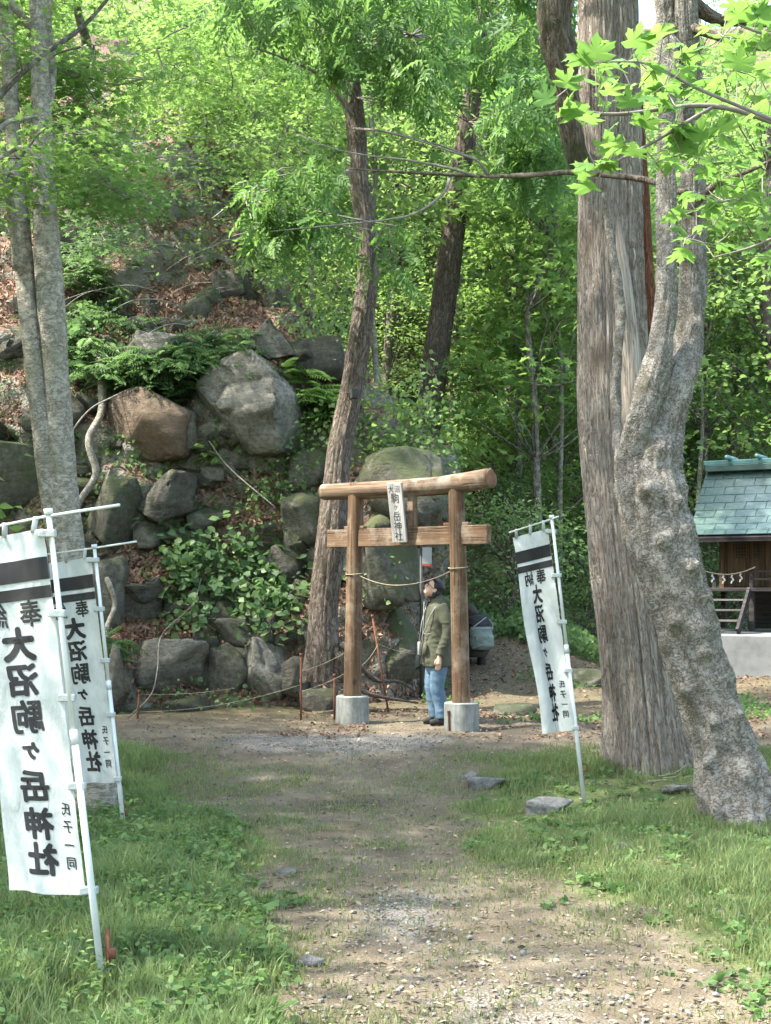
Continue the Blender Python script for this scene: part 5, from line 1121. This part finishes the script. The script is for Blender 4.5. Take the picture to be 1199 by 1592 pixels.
# ------------------------------------------------------------------ string fence
FST = [(213, 1128, 1075, 17.2, 'leaning orange rusted stake beside the second banner'), (468, 1132, 1018, 17.4, 'rusty stake left of the gate at the hill foot'), (606, 1085, 958, 18.0, 'orange rusted stake leaning inside the gate'), (520, 1112, 1050, 17.4, 'short stake by the left gate block')]
tops = []
for k, (px, pyb, pyt, d, lab) in enumerate(FST):
    b = P(px, pyb, d); b[2] = float(gz(b[0], b[1])); lean = [-.03, 0, -.22, 0][k]; tp_ = np.array([b[0] + lean * (1 if k else -1), b[1], CZ + (HY - pyt) / F * d])
    mb = MB(); mb.tube([(0, 0, -.1), tp_ - b], .014, 7); mb.tube([tp_ - b - [0, 0, .02], tp_ - b + [0, 0, .02]], .02, 7)
    o = mb.build('fence_stake', M['rust']); o.location = b; tag(o, lab, 'stake'); tops.append((b, tp_))
def string(a, c, lab, sag=.03):
    a = np.asarray(a); c = np.asarray(c); mb = MB(); mb.tube([(c - a) * u - np.array([0, 0, sag * 4 * u * (1 - u)]) for u in np.linspace(0, 1, 10)], .003, 5)
    o = mb.build('string', M['rope']); o.location = a; tag(o, lab, 'string')
mid = lambda k, f: tops[k][0] * (1 - f) + tops[k][1] * f
string(mid(0, .9), P(365, 1070, 17.6), 'string tied between orange stake and the slab boulder')
string(P(180, 1135, 16.5), mid(0, .3), 'low string running to the orange stake')
string(mid(0, .25), mid(1, .55), 'low string sloping from the orange stake up to the rusty stake', .08)
string(mid(1, .75), P(548, 1008, 17.2), 'upper string from the rusty stake to the gate post')
string(mid(1, .45), P(548, 1040, 17.1), 'lower string from the rusty stake to the gate post')
string(P(562, 1035, 17.1), mid(2, .7), 'string from the gate post to the leaning orange stake')
string(mid(2, .72), P(645, 1016, 18.6), 'string from the leaning orange stake toward the mossy rock')

# small sign behind the gate
b = G(655, 19.6); t = thing('small_sign', 'small white sign with red edge on a black pole behind the gate', 'sign', b)
mb = MB(); mb.tube([(0, 0, -.2), (0, 0, CZ - b[2] + .66)], .022, 10); mb.build('pole', M['iron'], t)
mb = MB(); mb.box((.08, -.03, CZ - b[2] + .44), (.13, .012, .26), bev=.004); mb.build('panel', M['white_paint'], t, False)
mb = MB(); mb.box((.08, -.038, CZ - b[2] + .325), (.13, .006, .03)); mb.build('red_edge', M['red_paint'], t, False)

# fallen log by the cedar
b = P(1063, 1240, 12.6); b[2] = float(gz(b[0], b[1])); stick('fallen_stick', 'broken stick lying between the cedar and the knobby trunk', [b + [-.2, 0, .04], b + [0, .03, .05], b + [.24, .0, .05]], .03, M['bark_knob'], 'stick', r1=.8)
for k in range(9):
    q = G(R.uniform(1030, 1085), R.uniform(12.6, 13.2)); a = R.uniform(-.8, .8); stick('fallen_twig', 'thin fallen twig between the cedar and the knobby trunk', [q + [-.15 * math.cos(a), -.1 * math.sin(a), .03], q + [0, 0, .05], q + [.15 * math.cos(a), .1 * math.sin(a), .04 + .05 * (k % 3)]], .006, M['twig_pale'], 'twig', 'twigs between cedar and knobby trunk')

# ------------------------------------------------------------------ shrine
sb = np.array([5.86, 25.4]); g = float(gz(*sb)); t = thing('small_shrine', 'small dark wooden shrine with green copper roof on a concrete plinth', 'shrine', (sb[0], sb[1], g), math.radians(-30))
zf = CZ - g - .02       # floor height above the ground
W2 = 2.4                # width, local x 0..W2 ; front at local y=0, depth to +y
mb = MB(); mb.box((W2 / 2 - .1, .75, .36), (W2 + .6, 2.1, .80), bev=.02); mb.build('plinth', M['concrete_grey'], t, False)
mb = MB(); mb.box((W2 / 2 - .1, .75, zf), (W2 + .5, 1.7, .07), bev=.01); deck = mb.build('deck', M['wood_dark'], t, False)
for x in (-.2, .72, 1.5, 2.25):
    for y in (.0, 1.4):
        mb = MB(); mb.box((x, y, (zf + .76) / 2), (.09, .09, zf - .76 - .07)); mb.build('deck_post', M['wood_dark'], t, False)
mb = MB(); mb.box((W2 / 2 + .1, 1.1, (zf + .76) / 2), (1.9, .05, zf - .84)); mb.build('underfloor_boarding', M['wood_dark'], t, False)
# body
hw = 1.05
mb = MB(); mb.box((.94, .95, zf + .035 + hw / 2), (1.9, .9, hw), bev=.01); body = mb.build('wall', M['wood_brown'], t, False)
for x in (.04, .20, .90, 1.85):
    mb = MB(); mb.box((x, .49, zf + .035 + hw / 2), (.085, .07, hw - .004)); mb.build('column', M['wood_brown'], t, False)
for x in (.39, .71):
    mb = MB(); mb.box((x - .0, .488, zf + .045 + .47), (.30, .03, .90)); dr = mb.build('door', M['wood_brown'], t, False)
    mb = MB(); mb.box((x, .470, zf + .72), (.24, .012, .30)); mb.build('door_dark_panel', M['iron'], dr, False)  # solid dark panel, its colour standing for the shade behind the lattice
    for k in range(5):
        mb = MB(); mb.box((x - .1 + .05 * k, .458, zf + .72), (.014, .012, .30)); mb.build('lattice_bar', M['wood_brown'], dr, False)
    for k in range(5):
        mb = MB(); mb.box((x, .445, zf + .60 + .06 * k), (.24, .012, .012)); mb.build('lattice_bar', M['wood_brown'], dr, False)
# railing
for x in (-.28, .06, .72, 1.15, 1.7, 2.3):
    if .1 < x < .7: continue
    mb = MB(); mb.box((x, -.02, zf + .035 + .16), (.07, .07, .33), bev=.006); mb.build('rail_post', M['wood_dark'], t, False)
for x0, x1 in ((-.32, .10), (.70, 2.4)):
    for z in (.15, .29):
        mb = MB(); mb.box(((x0 + x1) / 2, -.02, zf + .035 + z), (x1 - x0, .045, .035)); mb.build('rail', M['wood_dark'], t, False)
# stair
nst = 4; run = .72; zt = zf; zb = .80
for k in range(1, nst):
    f_ = k / nst; mb = MB(); mb.box((.26, -.12 - run * f_, zt + (zb - zt) * f_), (.84, .18, .03)); mb.build('stair_tread', M['wood_tread'], t, False)
for x in (-.19, .71):
    L = math.hypot(run, zt - zb); a = math.atan2(zt - zb, run); rot = np.array(Matrix.Rotation(a, 3, 'X')); mb = MB(); mb.box((x, -.12 - run / 2, (zt + zb) / 2 - .01), (.05, L, .15), rot=rot); mb.build('stair_stringer', M['wood_dark'], t, False)
mb = MB(); mb.box((W2 / 2 - .1, -.75, .36), (W2 + .55, .9, .78), bev=.02); mb.build('front_plinth', M['concrete_grey'], t, False)
# roof: curved slope of copper shingles
ze = zf + .96; zr = zf + 2.2; ye = -.35; yr = 1.05; x0r, x1r = -.42, W2 + .55
def rpf(s):  # s 0 at eave, 1 at ridge
    return ye + (yr - ye) * s, ze + (zr - ze) * (s ** 1.25 * .85 + .15 * s)
nr_ = 9
for sd_ in (0, 1):
    mb = MB(); q = []
    for s in np.linspace(0, 1, 14):
        y, z = rpf(s); y = y if sd_ == 0 else 2 * yr - y; q.append((y, z))
    V = []; Fq = []
    for k, (y, z) in enumerate(q):
        V += [(x0r + .03 - (.0), y, z - .03), (x1r - .03, y, z - .03), (x0r + .03, y, z - .11), (x1r - .03, y, z - .11)]
    for k in range(13): a = 4 * k; b_ = a + 4; Fq += [[a, a + 1, b_ + 1, b_], [a + 2, b_ + 2, b_ + 3, a + 3], [a, b_, b_ + 2, a + 2], [a + 1, a + 3, b_ + 3, b_ + 1]]
    Fq += [[0, 2, 3, 1]]
    mk('roof_deck', np.array(V), [np.array(Fq)], M['wood_dark' if sd_ == 0 else 'copper'], t, False)
shm = None
for k in range(nr_):
    y0_, z0_ = rpf(k / nr_); y1_, z1_ = rpf((k + 1.12) / nr_ if k < nr_ - 1 else 1.0); L = math.hypot(y1_ - y0_, z1_ - z0_); a = math.atan2(z1_ - z0_, y1_ - y0_)
    ns = 9; w = (x1r - x0r) / ns; fo = (k * .37) % 1
    for j in range(-1, ns):
        xa = max(x0r, x0r + (j + fo) * w); xb = min(x1r, x0r + (j + 1 + fo) * w)
        if xb - xa < .05: continue
        if shm is None:
            mb = MB(); mb.box((0, 0, 0), (1, 1, .012), bev=.004); o = mb.build('roof_shingle', M['copper'], t, False); shm = o.data
        else: o = link('roof_shingle', shm, t)
        o.location = ((xa + xb) / 2, (y0_ + y1_) / 2, (z0_ + z1_) / 2 + .010 + R.uniform(0, .003)); o.rotation_euler = (a - .035 + R.normal() * .006, R.normal() * .004, 0); o.scale = (xb - xa - .008, L, 1)
mb = MB(); mb.box(((x0r + x1r) / 2, yr, zr + .05), (x1r - x0r - .04, .36, .12), bev=.01); mb.build('ridge_box', M['copper'], t, False)
mb = MB(); mb.box(((x0r + x1r) / 2, yr, zr + .155), (x1r - x0r + .06, .26, .09), bev=.012); mb.build('ridge_cap', M['copper_dark'], t, False)
for x in (.05, .60, 1.15, 1.7, 2.25):
    mb = MB(); mb.tube([(x - .0, yr - .32, zr + .235), (x, yr + .32, zr + .235)], [.042, .042], 16, True); mb.tube([(x, yr - .33, zr + .235), (x, yr - .32, zr + .235)], [.038, .038], 16); mb.build('ridge_log', M['copper_dark'], t)
mb = MB(); mb.box(((x0r + x1r) / 2, ye + .02, ze - .075), (x1r - x0r - .02, .04, .06)); mb.build('eave_board', M['wood_dark'], t, False)
# rope with paper strips
R_ = Matrix.Translation(Vector((sb[0], sb[1], g))) @ Matrix.Rotation(math.radians(-30), 4, 'Z')
pa = np.array((R_ @ Vector((-.30, -.08, zf + .42)))[:]); pc = np.array((R_ @ Vector((.80, -.08, zf + .40)))[:])
t2 = thing('shimenawa_rope', 'pale straw rope with white paper strips across the shrine steps', 'rope', pa)
cp = [(pc - pa) * u - np.array([0, 0, .14 * 4 * u * (1 - u)]) for u in np.linspace(0, 1, 13)]; mb = MB(); mb.tube(cp, .012, 6); mb.build('rope', M['rope'], t2)
for u in (.3, .48, .62, .76):
    c = (pc - pa) * u - np.array([0, 0, .14 * 4 * u * (1 - u)]); mb = MB()
    for j, dx in enumerate((0, .022, -.005)): mb.box(c + [dx, -.005 * j, -.04 - .05 * j], (.026, .004, .055), rot=np.array(Matrix.Rotation(.35 * (-1) ** j, 3, 'Y')))
    mb.build('paper_strip', M['paper'], t2, False)

# ------------------------------------------------------------------ people
def fuse(parts, vox, smooth_it=6, name='x'):
    """parts: list of (pts, radii | ellipse pairs); fused by voxel remesh into one continuous surface"""
    mb = MB()
    for p in parts:
        if p[0] == 'tube': mb.tube(p[1], p[2], 16, True, .02)
        elif p[0] == 'loft':
            V = []; n = 24
            for z, cx, cy, rx, ry in p[1]: V += [(cx + rx * math.cos(a), cy + ry * math.sin(a), z) for a in np.linspace(0, 2 * PI, n, endpoint=False)]
            m = len(p[1]); Q = [[i * n + j, i * n + (j + 1) % n, (i + 1) * n + (j + 1) % n, (i + 1) * n + j] for i in range(m - 1) for j in range(n)]
            V += [(p[1][0][1], p[1][0][2], p[1][0][0]), (p[1][-1][1], p[1][-1][2], p[1][-1][0])]
            T = [[m * n, (j + 1) % n, j] for j in range(n)] + [[m * n + 1, (m - 1) * n + j, (m - 1) * n + (j + 1) % n] for j in range(n)]
            mb.add(V, T, Q)
        else:
            c, r = np.array(p[1]), np.array(p[2]); rot = np.array(p[3]) if len(p) > 3 else np.eye(3); bm = bmesh.new(); bmesh.ops.create_icosphere(bm, subdivisions=3, radius=1); bm.verts.index_update()
            V = np.array([v.co[:] for v in bm.verts]) * r; V = V @ rot.T + c; mb.add(V, np.array([[v.index for v in f.verts] for f in bm.faces])); bm.free()
    o = mb.build(name, None); md = o.modifiers.new('r', 'REMESH'); md.mode = 'VOXEL'; md.voxel_size = vox; md.use_smooth_shade = True
    ms = o.modifiers.new('s', 'SMOOTH'); ms.factor = .5; ms.iterations = smooth_it
    bpy.context.view_layer.update(); me = bpy.data.meshes.new_from_object(o.evaluated_get(bpy.context.evaluated_depsgraph_get())); old = o.data; bpy.data.objects.remove(o); bpy.data.meshes.remove(old)
    return me
def fin(me, name, m, parent, wr=0, seed=0):
    if wr:
        n = len(me.vertices); co = np.zeros(n * 3); me.vertices.foreach_get('co', co); co = co.reshape(-1, 3); nn = np.zeros(n * 3); me.vertices.foreach_get('normal', nn); nn = nn.reshape(-1, 3)
        co += nn * (wr * .5 * fbm(co * np.array([9, 9, 14]), 3, seed) + wr * .9 * (1 - 2 * np.abs(vn(co * np.array([4, 4, 15]) + .5 * fbm(co * 6, 2, seed + 8)[:, None], seed + 4))))[:, None]; me.vertices.foreach_set('co', co.ravel().astype(np.float32)); me.update()
    me.materials.clear(); me.materials.append(m); me.polygons.foreach_set('use_smooth', np.ones(len(me.polygons), bool)); me.name = name; return link(name, me, parent)
def hand(w, dn, fw, s=1.0):
    """hand hanging from wrist w; dn: direction of the fingers, fw: towards the thumb"""
    w, dn, fw = [np.array(q, float) for q in (w, dn, fw)]; sd2 = np.cross(dn, fw); pts = [('tube', [w - dn * .03, w + dn * .03, w + dn * .085], [.024 * s, .03 * s, .034 * s])]
    for k, (o_, L) in enumerate(((.028, .068), (.010, .076), (-.009, .07), (-.026, .055))):
        a = w + dn * .08 + fw * o_; pts.append(('tube', [a, a + dn * L * .5 + sd2 * .006, a + dn * L + sd2 * .024], [.0105, .0095, .008]))
    a = w + dn * .03 + fw * .026; pts.append(('tube', [a, a + dn * .03 + fw * .022, a + dn * .062 + fw * .022], [.0125, .011, .009])); return pts
# woman looking up (forward is -x, her left side faces the viewer)
b = G(679, 16.62); t = thing('person', 'person in olive jacket and blue jeans looking up beside the right gate post', 'person', b, math.radians(8)); t.scale = (.92, .88, 1.02)
hr = Matrix.Rotation(math.radians(34), 3, 'Y')  # tilts the face upward
hc = np.array([-.035, 0, 1.555]); H = lambda p: hc + np.array(hr) @ np.array(p)
head = [('ball', H((0, 0, .015)), (.098, .076, .108), np.array(hr)), ('ball', H((-.045, 0, -.05)), (.055, .058, .062), np.array(hr)), ('ball', H((-.075, 0, -.085)), (.024, .026, .02), np.array(hr)),
        ('tube', [H((-.092, 0, .02)), H((-.108, 0, -.01)), H((-.118, 0, -.024)), H((-.098, 0, -.034))], [.009, .012, .014, .01]), ('ball', H((-.096, 0, -.055)), (.012, .024, .008), np.array(hr)), ('ball', H((-.093, 0, -.068)), (.012, .022, .008), np.array(hr)), ('ball', H((-.085, 0, .032)), (.014, .055, .012), np.array(hr)),
        ('ball', H((.01, -.078, -.01)), (.018, .01, .03), np.array(hr)), ('ball', H((.01, .078, -.01)), (.018, .01, .03), np.array(hr)), ('tube', [(.03, 0, 1.36), (.01, 0, 1.44), (-.01, 0, 1.52)], [.065, .055, .052])]
body_ = head + [('loft', [(.80, .01, 0, .11, .15), (.95, .0, 0, .11, .15), (1.15, 0, 0, .115, .16), (1.32, .01, 0, .10, .17), (1.40, .02, 0, .07, .11)]),
                ('tube', [(.03, -.175, 1.36), (.085, -.245, 1.2), (.10, -.262, 1.06), (.05, -.26, .93), (-.005, -.25, .81)], [.045, .04, .038, .032, .028]), ('tube', [(.03, .175, 1.36), (.075, .245, 1.2), (.07, .262, 1.06), (.0, .25, .93), (-.055, .235, .86)], [.045, .04, .038, .032, .028]),
                ('tube', [(.01, -.09, .82), (.0, -.095, .46), (.05, -.095, .06)], [.085, .06, .04]), ('tube', [(.0, .09, .82), (-.03, .095, .46), (.0, .095, .06)], [.085, .06, .04])] + hand((-.008, -.25, .79), (-.1, 0, -.99), (-.99, 0, .1)) + hand((-.06, .235, .84), (-.1, 0, -.99), (-.99, 0, .1))
pbod = fin(fuse(body_, .007, 3), 'body', M['skin'], t)
fin(fuse([('loft', [(.675, .01, 0, .185, .225), (.72, .005, 0, .19, .228), (.9, .0, 0, .172, .215), (1.1, 0, 0, .155, .20), (1.27, .005, 0, .148, .205), (1.36, .015, 0, .125, .19), (1.42, .02, 0, .085, .12), (1.455, .015, 0, .082, .085), (1.485, .01, 0, .085, .085)]),
          ('tube', [(.03, -.175, 1.365), (.085, -.245, 1.20), (.10, -.262, 1.06), (.05, -.26, .93), (-.005, -.25, .81)], [.078, .074, .07, .062, .056]), ('tube', [(.03, .175, 1.365), (.075, .245, 1.20), (.07, .262, 1.06), (-.0, .25, .93), (-.055, .235, .86)], [.078, .074, .07, .062, .056]),
          ('ball', (.10, 0, 1.42), (.07, .11, .06)), ('ball', (-.165, -.11, .88), (.03, .07, .075)), ('ball', (-.165, .11, .88), (.03, .07, .075))], .011, 4), 'jacket', M['olive'], t, .007, 3)
mb = MB(); mb.tube([(-.165, -.02, 1.42), (-.17, -.015, 1.2), (-.19, -.01, .9), (-.205, -.01, .70)], .007, 6); mb.tube([(-.175, -.06, 1.05), (-.15, -.12, 1.05), (-.1, -.17, 1.05)], .004, 6); mb.build('zip', M['strap'], t)
fin(fuse([('loft', [(.60, .0, 0, .12, .155), (.72, .01, 0, .14, .18), (.85, .01, 0, .14, .18), (.9, .01, 0, .12, .16)]), ('tube', [(.02, -.09, .80), (.01, -.098, .62), (-.01, -.098, .44), (.03, -.098, .25), (.055, -.098, .085)], [.118, .108, .090, .082, .078]), ('tube', [(.0, .085, .80), (-.02, .095, .62), (-.05, .098, .44), (-.02, .098, .25), (.0, .098, .085)], [.118, .108, .090, .082, .078])], .010, 4), 'jeans', M['denim'], t, .005, 5)
for y, x in ((-.098, .05), (.098, -.005)):
    fin(fuse([('tube', [(x + .05, y, .045), (x, y, .045), (x - .09, y, .04), (x - .155, y, .03)], [.042, .044, .04, .03]), ('tube', [(x + .01, y, .05), (x + .01, y, .11)], [.045, .045])], .008, 2), 'shoe', M['black_cloth'], t)
hairp = [('ball', H((.030, 0, .040)), (.100, .088, .098), np.array(hr)), ('ball', H((.055, 0, -.03)), (.072, .084, .085), np.array(hr)), ('ball', H((.03, -.066, -.02)), (.04, .022, .08), np.array(hr)), ('ball', H((.03, .066, -.02)), (.04, .022, .08), np.array(hr)), ('ball', H((-.045, -.045, .095)), (.05, .035, .025), np.array(hr)), ('ball', H((-.045, .045, .095)), (.05, .035, .025), np.array(hr))]
fin(fuse(hairp, .008, 3), 'hair', M['hair'], t, .006, 9)
mb = MB()
for y in (-.034, .034): mb.tube([H((-.1, y, .005)) + np.array(hr) @ np.array([.0, .022 * math.cos(a), .018 * math.sin(a)]) for a in np.linspace(0, 2 * PI, 14)], .0032, 5)
mb.tube([H((-.1, -.056, .01)), H((-.02, -.082, .0))], .003, 5); mb.build('glasses', M['iron'], t)
o_ = MB(); o_.tube([(-.03, -.15, 1.40), (-.11, -.16, 1.28), (-.175, -.10, 1.08), (-.20, -.05, .98)], .006, 6); o_.tube([(-.1, .1, 1.42), (-.17, .05, 1.2), (-.21, -.02, .98)], .006, 6)
o_.box((-.215, -.05, .90), (.03, .09, .16), bev=.01); pc_ = o_.build('phone_pouch', M['strap']); pc_.location = b; pc_.rotation_euler = t.rotation_euler; tag(pc_, 'grey phone pouch on a strap hanging at the front of the olive jacket', 'pouch')

# crouching hiker further back, seen from behind
b = G(741, 21.6); t = thing('person', 'person in dark clothes crouching on the path behind the gate', 'person', b, math.radians(12))
cb = [('loft', [(.30, 0, 0, .17, .15), (.45, 0, .03, .18, .15), (.62, 0, .10, .19, .13), (.74, 0, .16, .15, .10)]), ('ball', (-.03, .24, .83), (.08, .09, .105)), ('tube', [(0, .16, .70), (-.02, .21, .78)], [.06, .05]),
      ('tube', [(-.10, 0, .32), (-.15, .34, .40), (-.13, .16, .10), (-.13, .2, .05)], [.10, .08, .06, .05]), ('tube', [(.10, 0, .32), (.15, .34, .40), (.13, .16, .10), (.13, .2, .05)], [.10, .08, .06, .05]),
      ('tube', [(-.18, .14, .70), (-.26, .22, .5), (-.16, .40, .42)], [.06, .05, .035]), ('tube', [(.18, .14, .70), (.26, .22, .5), (.16, .40, .42)], [.06, .05, .035])] + hand((-.15, .42, .41), (.3, .9, -.3), (.9, -.3, 0)) + hand((.15, .42, .41), (-.3, .9, -.3), (-.9, -.3, 0))
fin(fuse(cb, .010, 3), 'body', M['skin'], t)
fin(fuse([('loft', [(.28, 0, 0, .185, .165), (.45, 0, .03, .20, .17), (.62, 0, .10, .21, .15), (.74, 0, .16, .17, .115), (.78, 0, .19, .09, .08)]), ('tube', [(-.17, .14, .70), (-.27, .22, .5), (-.18, .38, .43)], [.075, .068, .05]), ('tube', [(.17, .14, .70), (.27, .22, .5), (.18, .38, .43)], [.075, .068, .05])], .011, 4), 'jacket', M['brown_cloth'], t, .008, 3)
fin(fuse([('loft', [(.16, 0, -.02, .15, .13), (.30, 0, .0, .18, .16), (.38, 0, .02, .17, .15)]), ('tube', [(-.10, 0, .30), (-.15, .34, .40), (-.13, .16, .10), (-.13, .18, .06)], [.12, .095, .075, .07]), ('tube', [(.10, 0, .30), (.15, .34, .40), (.13, .16, .10), (.13, .18, .06)], [.12, .095, .075, .07])], .011, 4), 'trousers', M['black_cloth'], t, .007, 4)
for x in (-.13, .13): fin(fuse([('tube', [(x, .1, .04), (x, .2, .045), (x, .32, .035)], [.045, .048, .038])], .008, 2), 'shoe', M['black_cloth'], t)
fin(fuse([('ball', (-.03, .235, .85), (.098, .108, .105)), ('ball', (-.03, .20, .79), (.085, .08, .08))], .009, 3), 'knit_cap', M['brown_cloth'], t, .006, 5)
rk_ = thing('rucksack', 'grey green rucksack with black lid on the crouching person', 'bag', b, math.radians(12))
fin(fuse([('loft', [(.28, .02, -.22, .15, .09), (.33, .02, -.23, .18, .12), (.48, .02, -.22, .185, .13), (.58, .02, -.17, .17, .12), (.62, .02, -.15, .15, .10)])], .012, 3), 'bag_body', M['ruck'], rk_, .008, 6)
fin(fuse([('loft', [(.60, .02, -.12, .16, .11), (.66, .02, -.09, .17, .115), (.76, .02, -.04, .155, .10), (.82, .02, .0, .11, .07)])], .012, 3), 'bag_lid', M['black_cloth'], rk_, .012, 7)
for q in ([(-.13, -.28, .62), (-.02, -.24, .69), (.10, -.16, .76)], [(.17, -.26, .56), (.19, -.22, .66), (.15, -.14, .74)], [(-.15, -.30, .30), (-.05, -.36, .34), (.02, -.37, .36)], [(-.16, -.28, .60), (.0, -.32, .585), (.18, -.28, .61)], [(-.15, -.33, .46), (-.12, -.35, .50), (-.09, -.36, .46), (-.11, -.36, .42)]):
    mb = MB(); mb.tube(q, .008, 6, True, .02); mb.build('strap', M['strap'], rk_)
